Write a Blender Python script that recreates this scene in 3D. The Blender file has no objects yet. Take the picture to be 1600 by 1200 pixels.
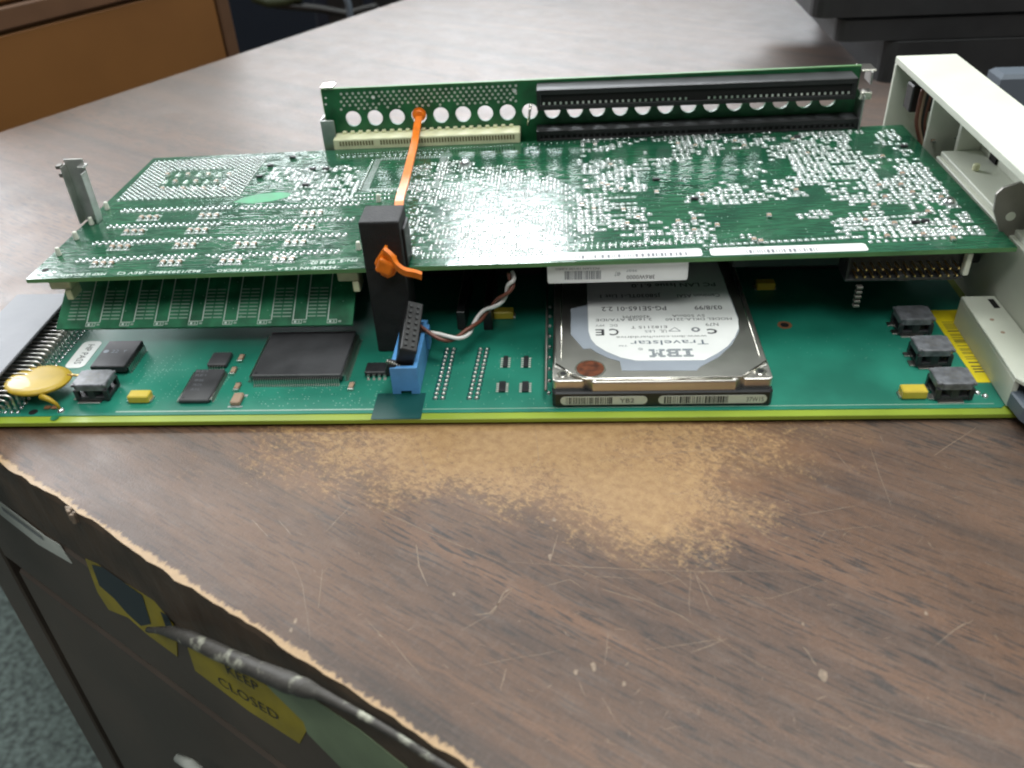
import bpy, bmesh, math, random
from mathutils import Vector, Matrix
random.seed(7)
S = 0.001                                   # everything below is measured in millimetres
scn = bpy.context.scene
COL = scn.collection

# ------------------------------------------------------------------ camera
F_, PIT, ROL, YAW = 1384.0, 0.620, -0.057, -0.078
C0 = Vector((0.0, -225.0, 177.5))
fwd = Vector((math.sin(YAW)*math.cos(PIT), math.cos(YAW)*math.cos(PIT), -math.sin(PIT)))
rgt = Vector((math.cos(YAW), -math.sin(YAW), 0)); upv = rgt.cross(fwd)
RR = math.cos(ROL)*rgt + math.sin(ROL)*upv
UU = -math.sin(ROL)*rgt + math.cos(ROL)*upv
cam = bpy.data.cameras.new('camera'); co = bpy.data.objects.new('camera', cam); COL.objects.link(co)
m3 = Matrix((RR, UU, -fwd)).transposed()
co.matrix_world = Matrix.Translation(C0*S) @ m3.to_4x4()
cam.sensor_width = 36.0; cam.lens = F_/1600*36; cam.clip_start = 0.01; cam.clip_end = 60
cam.dof.use_dof = True; cam.dof.focus_distance = 0.315; cam.dof.aperture_fstop = 17.0
scn.camera = co
scn.cycles.pixel_filter_type = 'BLACKMAN_HARRIS'; scn.cycles.filter_width = 2.1      # the photograph is soft all over

# ------------------------------------------------------------------ light
w = bpy.data.worlds.new('World'); scn.world = w; w.use_nodes = True
wn = w.node_tree.nodes; wl = w.node_tree.links
bg = wn['Background']
tc = wn.new('ShaderNodeTexCoord'); sp = wn.new('ShaderNodeSeparateXYZ'); cr = wn.new('ShaderNodeValToRGB')
wl.new(tc.outputs['Generated'], sp.inputs[0]); wl.new(sp.outputs['Z'], cr.inputs[0]); wl.new(cr.outputs[0], bg.inputs[0])
e = cr.color_ramp.elements
e[0].position = 0.0; e[0].color = (0.22, 0.22, 0.21, 1)
e[1].position = 1.0; e[1].color = (0.27, 0.29, 0.28, 1)
x = cr.color_ramp.elements.new(0.04); x.color = (0.42, 0.42, 0.43, 1)
x = cr.color_ramp.elements.new(0.26); x.color = (0.45, 0.45, 0.46, 1)
x = cr.color_ramp.elements.new(0.33); x.color = (0.20, 0.21, 0.21, 1)
# the side behind the photographer is dim: brightness falls off towards -Y
mr = wn.new('ShaderNodeMapRange'); mr.inputs['From Min'].default_value = -0.45; mr.inputs['From Max'].default_value = 0.35
mr.inputs['To Min'].default_value = 0.38; mr.inputs['To Max'].default_value = 1.0
wl.new(sp.outputs['Y'], mr.inputs['Value']); wl.new(mr.outputs[0], bg.inputs[1])
def area(name, loc, sx, sy, power, target=None, col=(.97, 1, .965)):
    l = bpy.data.lights.new(name, 'AREA'); l.shape = 'RECTANGLE'; l.size = sx; l.size_y = sy; l.energy = power; l.color = col
    o = bpy.data.objects.new(name, l); COL.objects.link(o); o.location = loc
    if target is not None:
        o.rotation_euler = (Vector(target)-Vector(loc)).to_track_quat('-Z', 'Y').to_euler()
    return o
area('ceiling_lamp', (-0.30, 3.45, 1.80), 0.50, 0.36, 20, (0, 0, 0), (.90, .96, 1))       # mirrored in the middle of the upper board
area('ceiling_lamp', (0.0, 10.5, 1.85), 9.0, 1.6, 1350, (0, 0, 0), (.93, .96, 1))
area('ceiling_lamp', (-3.2, 3.2, 1.85), 1.3, 1.3, 120, (0, 0, 0), (.93, .96, 1))
area('ceiling_lamp', (-1.1, 2.0, 1.85), 1.2, 0.6, 20, (0, 0, 0))
area('ceiling_lamp', (0.35, 0.25, 1.85), 1.2, 0.6, 26, (0, 0, 0))
area('ceiling_lamp', (-0.3, -0.95, 1.85), 1.2, 0.6, 19, (0, 0, 0))
area('ceiling_lamp', (1.9, 1.2, 1.85), 1.2, 0.6, 14, (0, 0, 0))
scn.view_settings.view_transform = 'Standard'; scn.view_settings.look = 'None'
scn.view_settings.exposure = 0.0; scn.view_settings.gamma = 1.0
try: scn.view_settings.use_curve_mapping = False
except Exception: pass

# ------------------------------------------------------------------ photo ray -> point in the room (mm)
def ray(u, v): return fwd + RR*((u-800)/F_) + UU*((600-v)/F_)
def PZ(u, v, z): d = ray(u, v); return C0 + d*((z-C0.z)/d.z)
def PY(u, v, y): d = ray(u, v); return C0 + d*((y-C0.y)/d.y)
def OP(u, v, P0, n): d = ray(u, v); return C0 + d*((Vector(P0)-C0).dot(n)/d.dot(n))

# ------------------------------------------------------------------ materials
def mat(name, color, rough=.5, metal=0.0, var=0.0, vscale=60.0, bump=0.0, bscale=300.0, spec=.5, color2=None, coat=0.0, emit=None):
    m = bpy.data.materials.new(name); m.use_nodes = True
    nt = m.node_tree; N = nt.nodes; L = nt.links; b = N['Principled BSDF']
    b.inputs['Roughness'].default_value = rough; b.inputs['Metallic'].default_value = metal
    b.inputs['Specular IOR Level'].default_value = spec
    b.inputs['Coat Weight'].default_value = coat
    b.inputs['Base Color'].default_value = (*color, 1)
    t = N.new('ShaderNodeTexCoord')
    if var > 0 or color2:
        n = N.new('ShaderNodeTexNoise'); n.inputs['Scale'].default_value = vscale; n.inputs['Detail'].default_value = 6
        L.new(t.outputs['Object'], n.inputs['Vector'])
        r = N.new('ShaderNodeValToRGB'); L.new(n.outputs['Fac'], r.inputs[0]); L.new(r.outputs[0], b.inputs['Base Color'])
        c2 = color2 or tuple(c*(1-var) for c in color); c1 = color if color2 else tuple(min(1, c*(1+var)) for c in color)
        r.color_ramp.elements[0].position = .35; r.color_ramp.elements[0].color = (*c2, 1)
        r.color_ramp.elements[1].position = .65; r.color_ramp.elements[1].color = (*c1, 1)
        rr = N.new('ShaderNodeMapRange'); rr.inputs['To Min'].default_value = rough*.85; rr.inputs['To Max'].default_value = min(1, rough*1.2)
        L.new(n.outputs['Fac'], rr.inputs['Value']); L.new(rr.outputs[0], b.inputs['Roughness'])
    if bump > 0:
        n2 = N.new('ShaderNodeTexNoise'); n2.inputs['Scale'].default_value = bscale; n2.inputs['Detail'].default_value = 3
        L.new(t.outputs['Object'], n2.inputs['Vector'])
        bp = N.new('ShaderNodeBump'); bp.inputs['Strength'].default_value = bump; bp.inputs['Distance'].default_value = .0005
        L.new(n2.outputs['Fac'], bp.inputs['Height']); L.new(bp.outputs[0], b.inputs['Normal'])
    return m

M = {}
M['mask_low'] = mat('teal_solder_mask', (.014, .190, .130), .42, var=.22, vscale=35, bump=.05, bscale=900)
M['mask_tape'] = mat('dark_tape', (.003, .055, .05), .35)
M['edge_yellow'] = mat('bare_board_edge', (.27, .36, .035), .38, var=.15, vscale=25, bump=.1, bscale=500)
M['edge_green'] = mat('board_side_green', (.10, .24, .09), .5, var=.15, vscale=80)
M['mask_dimm'] = mat('memory_board_green', (.018, .170, .078), .35, var=.35, vscale=160, bump=.1, bscale=900)
M['mask_riser'] = mat('riser_board_green', (.008, .105, .035), .4, var=.3, vscale=120, bump=.1, bscale=900)
M['mask_pale'] = mat('pale_green_mask', (.01, .26, .10), .5, var=.2, vscale=150)
M['solder'] = mat('solder', (.76, .78, .79), .24, 1.0, var=.12, vscale=900)
M['pad'] = mat('tinned_pad', (.36, .41, .395), .55, .25, var=.25, vscale=700, bump=.3, bscale=1500)
M['via'] = mat('via_dot', (.50, .68, .60), .5, .1)
M['silk'] = mat('white_silkscreen', (.68, .78, .72), .6)
M['silk_dim'] = mat('grey_silkscreen', (.34, .46, .38), .6)
M['chip'] = mat('black_epoxy', (.020, .020, .023), .42, var=.25, vscale=300, bump=.15, bscale=1500)
M['chip_glossy'] = mat('chip_top_grey', (.062, .062, .067), .34, var=.2, vscale=100, bump=.08, bscale=900)
M['pin'] = mat('pin_metal', (.68, .66, .62), .3, 1.0)
M['gold'] = mat('gold_plate', (.85, .60, .25), .3, 1.0)
M['black'] = mat('black_plastic', (.012, .012, .013), .45, var=.3, vscale=150, bump=.1, bscale=900)
M['blackmat'] = mat('black_matte_foam', (.010, .010, .011), .7, var=.4, vscale=200, bump=.5, bscale=1500)
M['slotgrey'] = mat('dark_slot_plastic', (.034, .036, .038), .5, var=.2, vscale=150)
M['cream'] = mat('cream_plastic', (.70, .70, .46), .45, var=.08, vscale=200)
M['creamdark'] = mat('slot_shadow_brown', (.14, .12, .05), .6)
M['ivory'] = mat('ivory_plastic', (.66, .68, .59), .48, var=.05, vscale=40, bump=.12, bscale=1200)
M['steel'] = mat('satin_steel', (.60, .585, .55), .34, 1.0, var=.08, vscale=60, bump=.05, bscale=600)
M['steelbright'] = mat('polished_steel_edge', (.80, .77, .70), .22, 1.0)
M['bracket'] = mat('zinc_bracket', (.48, .48, .47), .38, 1.0, var=.2, vscale=120, bump=.1, bscale=400)
M['shell'] = mat('brushed_grey_shell', (.15, .155, .17), .5, .25, var=.12, vscale=120)
M['bracketdark'] = mat('dull_zinc_bracket', (.22, .21, .19), .5, .7, var=.2, vscale=60)
M['castbase'] = mat('dark_cast_base', (.025, .026, .028), .4, .3, var=.2, vscale=100)
M['greylabel'] = mat('blue_grey_foil', (.31, .345, .40), .45, .15, var=.06, vscale=60)
M['white'] = mat('white_label', (.80, .81, .80), .5, var=.03, vscale=100)
M['whitedirty'] = mat('pale_sticker', (.55, .57, .52), .55, var=.1, vscale=120)
M['ink'] = mat('black_ink', (.03, .03, .035), .6)
M['inkgrey'] = mat('grey_ink', (.16, .17, .19), .6)
M['inkblue'] = mat('slate_ink', (.09, .12, .16), .6)
M['copper'] = mat('rusty_foil_seal', (.13, .035, .012), .45, .3, var=.5, vscale=400)
M['copperc'] = mat('dull_copper', (.35, .16, .08), .5, .4)
M['yellowcap'] = mat('yellow_capacitor', (.62, .47, .05), .42, var=.06, vscale=200)
M['disc'] = mat('yellow_disc_lacquer', (.44, .295, .015), .46, var=.10, vscale=120, bump=.15, bscale=180, coat=.15)
M['yellowlabel'] = mat('yellow_label', (.75, .60, .01), .5, var=.08, vscale=150)
M['blue'] = mat('blue_plastic', (.11, .33, .68), .42, var=.08, vscale=200)
M['orange'] = mat('orange_nylon', (.85, .20, .008), .40, var=.12, vscale=300, bump=.1, bscale=600)
M['wirewhite'] = mat('white_wire', (.72, .70, .68), .4)
M['wirebrown'] = mat('brown_wire', (.16, .055, .035), .4)
M['inductor'] = mat('grey_inductor_case', (.14, .145, .16), .35, var=.3, vscale=400, bump=.2, bscale=800)
M['tan'] = mat('tan_component', (.38, .26, .18), .5)
M['white_peg'] = mat('white_nylon', (.75, .76, .66), .45)
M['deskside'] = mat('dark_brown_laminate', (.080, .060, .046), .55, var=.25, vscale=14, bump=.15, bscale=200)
M['gap'] = mat('dark_gap', (.006, .005, .005), .8)
M['carpet'] = mat('green_grey_carpet', (.10, .13, .12), .95, var=.5, vscale=120, bump=1.0, bscale=150)
M['cabinet'] = mat('brown_cabinet_wood', (.235, .098, .024), .5, color2=(.19, .078, .02), vscale=9, bump=.05, bscale=100)
M['cabtrim'] = mat('cabinet_trim_wood', (.13, .062, .03), .55, var=.15, vscale=20)
M['tapeyellow'] = mat('yellow_tape', (.30, .235, .012), .5, var=.25, vscale=60)
M['tapeblack'] = mat('black_blue_tape', (.012, .022, .03), .5)
M['tapegreen'] = mat('pale_green_tape', (.17, .22, .13), .5, var=.2, vscale=50)
M['tube'] = mat('worn_grey_tape', (.36, .36, .29), .6, color2=(.055, .050, .044), vscale=170, bump=1.0, bscale=260)
for nd in M['tube'].node_tree.nodes:
    if nd.type == 'VALTORGB': nd.color_ramp.elements[0].position = .56; nd.color_ramp.elements[1].position = .68
M['tubeflake'] = mat('flaked_paint', (.60, .62, .50), .5)
M['monitor'] = mat('charcoal_plastic', (.022, .023, .025), .5, var=.15, vscale=50, bump=.2, bscale=900)
M['navy'] = mat('navy_box', (.006, .010, .022), .6)
M['bluegrey'] = mat('blue_grey_plastic', (.12, .145, .18), .5)
M['olive'] = mat('olive_cable', (.03, .04, .015), .6)
M['darkfloor'] = mat('dark_floor', (.02, .022, .022), .9, var=.3, vscale=5)
M['glossblob'] = mat('clear_solder', (.85, .86, .88), .12, 1.0)

# the upper board: glossy solder mask with copper traces showing as slightly raised lines
def board_top_material():
    m = bpy.data.materials.new('glossy_green_solder_mask'); m.use_nodes = True
    nt = m.node_tree; N = nt.nodes; L = nt.links; b = N['Principled BSDF']
    t = N.new('ShaderNodeTexCoord')
    def noise(scale, det=4, vec=None, rough=.5):
        n = N.new('ShaderNodeTexNoise'); n.inputs['Scale'].default_value = scale; n.inputs['Detail'].default_value = det
        n.inputs['Roughness'].default_value = rough
        L.new(vec or t.outputs['Object'], n.inputs['Vector']); return n.outputs['Fac']
    mp = N.new('ShaderNodeMapping'); mp.inputs['Scale'].default_value = (.12, 1, 1); L.new(t.outputs['Object'], mp.inputs[0])
    tr = noise(1100, 2, mp.outputs[0])                 # fine horizontal traces
    r1 = N.new('ShaderNodeValToRGB'); r1.color_ramp.elements[0].position = .46; r1.color_ramp.elements[1].position = .54
    L.new(tr, r1.inputs[0])
    big = noise(45, 4)
    r2 = N.new('ShaderNodeValToRGB')
    r2.color_ramp.elements[0].position = .35; r2.color_ramp.elements[0].color = (.014, .088, .048, 1)
    r2.color_ramp.elements[1].position = .6; r2.color_ramp.elements[1].color = (.026, .130, .066, 1)
    L.new(big, r2.inputs[0])
    mx = N.new('ShaderNodeMix'); mx.data_type = 'RGBA'; mx.blend_type = 'MULTIPLY'; mx.inputs[0].default_value = .3
    L.new(r2.outputs[0], mx.inputs[6]); L.new(r1.outputs[0], mx.inputs[7]); L.new(mx.outputs[2], b.inputs['Base Color'])
    b.inputs['Roughness'].default_value = .13
    b.inputs['Specular IOR Level'].default_value = .6
    b1 = N.new('ShaderNodeBump'); b1.inputs['Strength'].default_value = .25; b1.inputs['Distance'].default_value = .00006
    L.new(r1.outputs[0], b1.inputs['Height'])
    b2 = N.new('ShaderNodeBump'); b2.inputs['Strength'].default_value = .22; b2.inputs['Distance'].default_value = .0004
    L.new(noise(180, 3), b2.inputs['Height']); L.new(b1.outputs[0], b2.inputs['Normal']); L.new(b2.outputs[0], b.inputs['Normal'])
    return m
M['mask_up'] = board_top_material()

# ------------------------------------------------------------------ mesh builder (mm in, metres out)
class MB:
    def __init__(s): s.v = []; s.f = []; s.mi = []; s.mats = []; s.sm = []
    def _m(s, mt):
        mt = M[mt] if isinstance(mt, str) else mt
        if mt not in s.mats: s.mats.append(mt)
        return s.mats.index(mt)
    def add(s, vs, fs, mt, smooth=False):
        k = len(s.v); i = s._m(mt); s.v += [Vector(p) for p in vs]
        for f in fs: s.f.append([k+a for a in f]); s.mi.append(i); s.sm.append(smooth)
        return s
    def box(s, x0, x1, y0, y1, z0, z1, mt, bev=0.0, tf=None, seg=1):
        bm = bmesh.new(); bmesh.ops.create_cube(bm, size=1)
        for v in bm.verts:
            v.co = Vector((x0+(x1-x0)*(v.co.x+.5), y0+(y1-y0)*(v.co.y+.5), z0+(z1-z0)*(v.co.z+.5)))
        if bev > 0: bmesh.ops.bevel(bm, geom=bm.edges[:], offset=bev, segments=seg, affect='EDGES', profile=.5)
        return s.bm(bm, mt, tf)
    def bm(s, bm, mt, tf=None, smooth=False):
        bm.verts.index_update()
        vs = [(tf(v.co) if tf else v.co.copy()) for v in bm.verts]; fs = [[v.index for v in f.verts] for f in bm.faces]
        bm.free(); return s.add(vs, fs, mt, smooth)
    def prism(s, poly, z0, z1, mt, bev=0.0, tf=None, seg=1, mt_side=None):
        """poly: list of (x,y); extruded z0..z1"""
        a = sum(poly[i][0]*poly[(i+1) % len(poly)][1]-poly[(i+1) % len(poly)][0]*poly[i][1] for i in range(len(poly)))
        if a < 0: poly = poly[::-1]
        bm = bmesh.new(); lo = [bm.verts.new((p[0], p[1], z0)) for p in poly]; hi = [bm.verts.new((p[0], p[1], z1)) for p in poly]
        bm.faces.new(lo[::-1]); top = bm.faces.new(hi); n = len(poly)
        for i in range(n): bm.faces.new((lo[i], lo[(i+1) % n], hi[(i+1) % n], hi[i]))
        if bev > 0:
            bmesh.ops.bevel(bm, geom=[ed for ed in top.edges], offset=bev, segments=seg, affect='EDGES', profile=.5)
        return s.bm(bm, mt, tf)
    def cyl(s, c, r, h, mt, axis=(0, 0, 1), n=20, r2=None, bev=0.0):
        r2 = r if r2 is None else r2
        q = Vector((0, 0, 1)).rotation_difference(Vector(axis)); c = Vector(c)
        ring = lambda rad, z: [c+q @ Vector((rad*math.cos(2*math.pi*i/n), rad*math.sin(2*math.pi*i/n), z)) for i in range(n)]
        if bev > 0: L = [ring(r-bev, 0), ring(r, bev), ring(r2, h-bev), ring(r2-bev, h)]
        else: L = [ring(r, 0), ring(r2, h)]
        vs = sum(L, []); fs = []
        for k in range(len(L)-1):
            for i in range(n): fs.append((k*n+i, k*n+(i+1) % n, (k+1)*n+(i+1) % n, (k+1)*n+i))
        fs.append(tuple(range(n))[::-1]); fs.append(tuple((len(L)-1)*n+i for i in range(n)))
        return s.add(vs, fs, mt, False)
    def dome(s, c, r, h, mt, n=7, ex=Vector((1, 0, 0)), ey=Vector((0, 1, 0)), ez=Vector((0, 0, 1)), ay=1.0):
        c = Vector(c); vs = []; fs = []
        for rr, zz in ((1, 0), (.8, .62), (.38, .95)):
            for i in range(n):
                a = 2*math.pi*i/n; vs.append(c+ex*(r*rr*math.cos(a))+ey*(r*ay*rr*math.sin(a))+ez*(h*zz))
        vs.append(c+ez*h)
        for k in range(2):
            for i in range(n): fs.append((k*n+i, k*n+(i+1) % n, (k+1)*n+(i+1) % n, (k+1)*n+i))
        for i in range(n): fs.append((2*n+i, 2*n+(i+1) % n, 3*n))
        return s.add(vs, fs, mt, True)
    def quad(s, pts, mt): return s.add(pts, [tuple(range(len(pts)))], mt)
    def tube(s, path, r, mt, n=8, smooth=True):
        P = [Vector(p) for p in path]; rs = r if isinstance(r, (list, tuple)) else [r]*len(P)
        vs = []; fs = []; u = None
        for i, p in enumerate(P):
            d = (P[min(i+1, len(P)-1)]-P[max(i-1, 0)]).normalized()
            if u is None:
                u = d.orthogonal().normalized()
            u = (u-d*u.dot(d)).normalized(); w_ = d.cross(u)
            for k in range(n):
                a = 2*math.pi*k/n; vs.append(p+(u*math.cos(a)+w_*math.sin(a))*rs[i])
        for i in range(len(P)-1):
            for k in range(n): fs.append((i*n+k, i*n+(k+1) % n, (i+1)*n+(k+1) % n, (i+1)*n+k))
        fs.append(tuple(range(n))[::-1]); fs.append(tuple((len(P)-1)*n+k for k in range(n)))
        return s.add(vs, fs, mt, smooth)
    def strap(s, path, wdir, width, th, mt):
        """flat band following path; wdir = width direction"""
        P = [Vector(p) for p in path]; W = Vector(wdir).normalized(); vs = []; fs = []
        for i, p in enumerate(P):
            d = (P[min(i+1, len(P)-1)]-P[max(i-1, 0)]).normalized(); nn = d.cross(W).normalized()
            for a, b in ((-1, -1), (1, -1), (1, 1), (-1, 1)): vs.append(p+W*(a*width/2)+nn*(b*th/2))
        for i in range(len(P)-1):
            for k in range(4): fs.append((i*4+k, i*4+(k+1) % 4, (i+1)*4+(k+1) % 4, (i+1)*4+k))
        fs.append((3, 2, 1, 0)); q = (len(P)-1)*4; fs.append((q, q+1, q+2, q+3))
        return s.add(vs, fs, mt)
    def build(s, name, parent=None, label=None, cat=None, group=None, kind=None, base=None):
        """links everything gathered as ONE mesh object; its origin is its parent's (or base, in mm)"""
        o0 = ORG[parent.name] if parent is not None else (Vector(base) if base is not None else Vector((0, 0, 0)))
        if parent is not None and base is not None: o0 = Vector(base)
        me = bpy.data.meshes.new(name)
        me.from_pydata([((v-o0)*S)[:] for v in s.v], [], s.f)
        for mt in s.mats: me.materials.append(mt)
        me.polygons.foreach_set('material_index', s.mi); me.polygons.foreach_set('use_smooth', s.sm)
        me.update()
        o = bpy.data.objects.new(name, me); COL.objects.link(o)
        if parent is not None:
            o.parent = parent; o.location = (o0-ORG[parent.name])*S
        else: o.location = o0*S
        ORG[o.name] = o0
        return tag(o, label, cat, group, kind)
ORG = {}
def tag(o, label=None, cat=None, group=None, kind=None):
    if label: o['label'] = label
    if cat: o['category'] = cat
    if group: o['group'] = group
    if kind: o['kind'] = kind
    return o
def thing(name, loc, label, cat, group=None):
    o = bpy.data.objects.new(name, None); COL.objects.link(o); o.location = Vector(loc)*S; o.empty_display_size = .01
    ORG[o.name] = Vector(loc); return tag(o, label, cat, group)
def dup(o, off, parent=None, label=None):
    """copy of an object and its children, shifted by off (mm) against its source"""
    c = o.copy(); COL.objects.link(c); ORG[c.name] = ORG[o.name]+Vector(off)
    if parent is None:
        c.location = ORG[c.name]*S
    else:
        c.parent = parent; c.location = (ORG[c.name]-ORG[parent.name])*S
    if label: c['label'] = label
    for ch in [k for k in bpy.data.objects if k.parent == o]: dup(ch, off, c)
    return c

# ------------------------------------------------------------------ lettering
def text_geo(body, bold=0.0):
    cu = bpy.data.curves.new('lettering', 'FONT'); cu.body = body; cu.resolution_u = 2; cu.offset = bold
    ob = bpy.data.objects.new('lettering', cu); COL.objects.link(ob)
    dg = bpy.context.evaluated_depsgraph_get(); dg.update()
    me = bpy.data.meshes.new_from_object(ob.evaluated_get(dg))
    vs = [v.co.copy() for v in me.vertices]; fs = [list(p.vertices) for p in me.polygons]
    bpy.data.objects.remove(ob); bpy.data.curves.remove(cu); bpy.data.meshes.remove(me)
    return vs, fs
def text(mb, body, c, ex, ey, width, height, mt, bold=0.0):
    """centred at c, ex = reading direction, ey = up direction"""
    vs, fs = text_geo(body, bold)
    if not vs: return
    x0 = min(v.x for v in vs); x1 = max(v.x for v in vs); y0 = 0.0; y1 = .73
    c = Vector(c); ex = Vector(ex).normalized(); ey = Vector(ey).normalized()
    mb.add([c+ex*((v.x-(x0+x1)/2)/(x1-x0)*width)+ey*((v.y-(y0+y1)/2)/(y1-y0)*height) for v in vs], fs, mt)
def barcode(mb, c, ex, ey, width, height, mt, seed=1, fill=.5):
    r = random.Random(seed); x = -width/2; c = Vector(c); ex = Vector(ex).normalized(); ey = Vector(ey).normalized()
    unit = width/110
    while x < width/2-unit*3:
        w_ = unit*r.choice((1, 1, 2, 3)); 
        mb.quad([c+ex*x-ey*height/2, c+ex*(x+w_)-ey*height/2, c+ex*(x+w_)+ey*height/2, c+ex*x+ey*height/2], mt)
        x += w_+unit*r.choice((1, 1, 2, 3))
def rrect(x0, x1, y0, y1, r, n=4):
    P = []
    for cx, cy, a0 in ((x1-r, y1-r, 0), (x0+r, y1-r, 90), (x0+r, y0+r, 180), (x1-r, y0+r, 270)):
        for i in range(n+1):
            a = math.radians(a0+90*i/n); P.append((cx+r*math.cos(a), cy+r*math.sin(a)))
    return P
X = Vector((1, 0, 0)); Y = Vector((0, 1, 0)); Z = Vector((0, 0, 1))

# ================================================================== THE DESK
T = Vector((.8415, -.540, 0)).normalized(); NI = Vector((.540, .8415, 0)).normalized()    # along the front edge / inward
PT = Vector((-103, -67.1, 0))
def desk(a, b, z): return PT+T*a+NI*b+Z*z
A0, A1, B1 = -404.0, 1500.0, 1300.0
def table_material():
    m = bpy.data.materials.new('worn_walnut_laminate'); m.use_nodes = True
    nt = m.node_tree; N = nt.nodes; L = nt.links; b = N['Principled BSDF']
    t = N.new('ShaderNodeTexCoord'); OBJ = t.outputs['Object']
    def mapping(scale, rot=0, loc=(0, 0, 0)):
        q = N.new('ShaderNodeMapping'); q.inputs['Scale'].default_value = scale; q.inputs['Rotation'].default_value = (0, 0, rot); q.inputs['Location'].default_value = loc
        L.new(OBJ, q.inputs[0]); return q.outputs[0]
    def noise(scale, vec=OBJ, det=4, rough=.55, dist=0.0):
        n = N.new('ShaderNodeTexNoise'); n.inputs['Scale'].default_value = scale; n.inputs['Detail'].default_value = det
        n.inputs['Roughness'].default_value = rough; n.inputs['Distortion'].default_value = dist; L.new(vec, n.inputs['Vector']); return n.outputs['Fac']
    def ramp(v, p0, c0, p1, c1):
        r = N.new('ShaderNodeValToRGB'); r.color_ramp.elements[0].position = p0; r.color_ramp.elements[1].position = p1
        r.color_ramp.elements[0].color = (*c0, 1); r.color_ramp.elements[1].color = (*c1, 1); L.new(v, r.inputs[0]); return r.outputs[0]
    def math_(op, a, b_=None, c=None):
        q = N.new('ShaderNodeMath'); q.operation = op
        for i, val in enumerate((a, b_, c)):
            if val is None: continue
            if isinstance(val, (int, float)): q.inputs[i].default_value = val
            else: L.new(val, q.inputs[i])
        return q.outputs[0]
    def mix(f, a, b_, mode='MIX'):
        q = N.new('ShaderNodeMix'); q.data_type = 'RGBA'; q.blend_type = mode
        if isinstance(f, (int, float)): q.inputs[0].default_value = f
        else: L.new(f, q.inputs[0])
        for i, val in ((6, a), (7, b_)):
            if isinstance(val, tuple): q.inputs[i].default_value = (*val, 1)
            else: L.new(val, q.inputs[i])
        return q.outputs[2]
    W = (0, 0, 0); O = (1, 1, 1)
    g = mapping((.07, 1, 1), math.radians(-3))
    band = noise(60, g, 6, .62, .5)
    col = ramp(band, .30, (.020, .012, .010), .66, (.200, .095, .046))
    gm = mapping((.35, 1, 1), .5)
    blot = noise(9, gm, 4)
    col = mix(math_('MULTIPLY', ramp(blot, .42, W, .6, O), .55), col, (.105, .058, .040))
    streak = noise(1050, mapping((.10, 1, 1), math.radians(-6)), 2, .5)
    sm = ramp(streak, .54, W, .62, O)
    smk = ramp(noise(16, g, 3), .34, W, .55, O)
    col = mix(math_('MULTIPLY', math_('MULTIPLY', sm, smk), .95), col, (.020, .012, .011))
    fine = noise(1500, det=2)
    col = mix(.45, col, ramp(fine, .2, (.30, .30, .30), .8, (1, 1, 1)), 'MULTIPLY')
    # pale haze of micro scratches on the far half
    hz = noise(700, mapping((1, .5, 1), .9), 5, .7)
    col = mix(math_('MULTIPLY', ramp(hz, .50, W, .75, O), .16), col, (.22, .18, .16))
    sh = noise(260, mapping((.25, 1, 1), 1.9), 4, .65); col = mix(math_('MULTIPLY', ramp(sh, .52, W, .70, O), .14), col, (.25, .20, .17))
    # worn-through patch: an ellipse near the board, broken up by noise
    sp_ = N.new('ShaderNodeSeparateXYZ'); L.new(OBJ, sp_.inputs[0])
    def ell(cx, cy, ax, ay, ang):
        dx = math_('SUBTRACT', sp_.outputs[0], cx); dy = math_('SUBTRACT', sp_.outputs[1], cy)
        ca, sa = math.cos(ang), math.sin(ang)
        u = math_('DIVIDE', math_('ADD', math_('MULTIPLY', dx, ca), math_('MULTIPLY', dy, sa)), ax)
        v = math_('DIVIDE', math_('SUBTRACT', math_('MULTIPLY', dy, ca), math_('MULTIPLY', dx, sa)), ay)
        return math_('SQRT', math_('ADD', math_('MULTIPLY', u, u), math_('MULTIPLY', v, v)))
    def loc(u, v):
        p = PZ(u, v, 0)-PT; return p.dot(T)*S, p.dot(NI)*S
    # pale grey glare behind the boards, painted into the colour of the top
    far_glare = ramp(math_('ADD', sp_.outputs[1], math_('MULTIPLY', math_('SUBTRACT', noise(12, det=4), .5), .10)), .13, W, .26, O)
    col = mix(math_('MULTIPLY', far_glare, .45), col, mix(.5, ramp(noise(500, det=5, rough=.7), .3, (.11, .095, .088), .7, (.27, .245, .235)), (.19, .17, .16)))
    c1 = loc(825, 688); d1 = ell(c1[0], c1[1], .078, .028, math.radians(33))
    c2 = loc(990, 760); d2 = ell(c2[0], c2[1], .034, .024, math.radians(0))
    dd = math_('MINIMUM', d1, d2)
    nb = noise(60, det=8, rough=.75)
    nf = noise(620, mapping((.75, 1, 1), .25), 9, .85)
    wear = math_('ADD', math_('SUBTRACT', 1.42, dd), math_('ADD', math_('MULTIPLY', math_('SUBTRACT', nb, .5), 2.2), math_('MULTIPLY', math_('SUBTRACT', nf, .5), 4.2)))
    wearm = ramp(wear, .40, W, .85, O)
    lim = ramp(math_('SUBTRACT', 2.4, dd), .1, W, 1.0, O)
    wearm = math_('MULTIPLY', wearm, lim)
    # small specks around it
    # chipped edge: bare strip along the front edge
    ne = noise(420, mapping((1, .35, 1)), 6, .75); ne2 = noise(40, det=3)
    lim_e = math_('ADD', -.0038, math_('ADD', math_('MULTIPLY', ne, .0060), math_('MULTIPLY', ne2, .0040)))
    edge = math_('SUBTRACT', 1.0, math_('MULTIPLY_ADD', math_('SUBTRACT', sp_.outputs[1], lim_e), 1100, .5))
    q = N.new('ShaderNodeClamp'); L.new(edge, q.inputs[0]); edgem = q.outputs[0]
    bare = ramp(noise(350, det=4), .3, (.32, .180, .074), .7, (.47, .295, .130))
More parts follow.
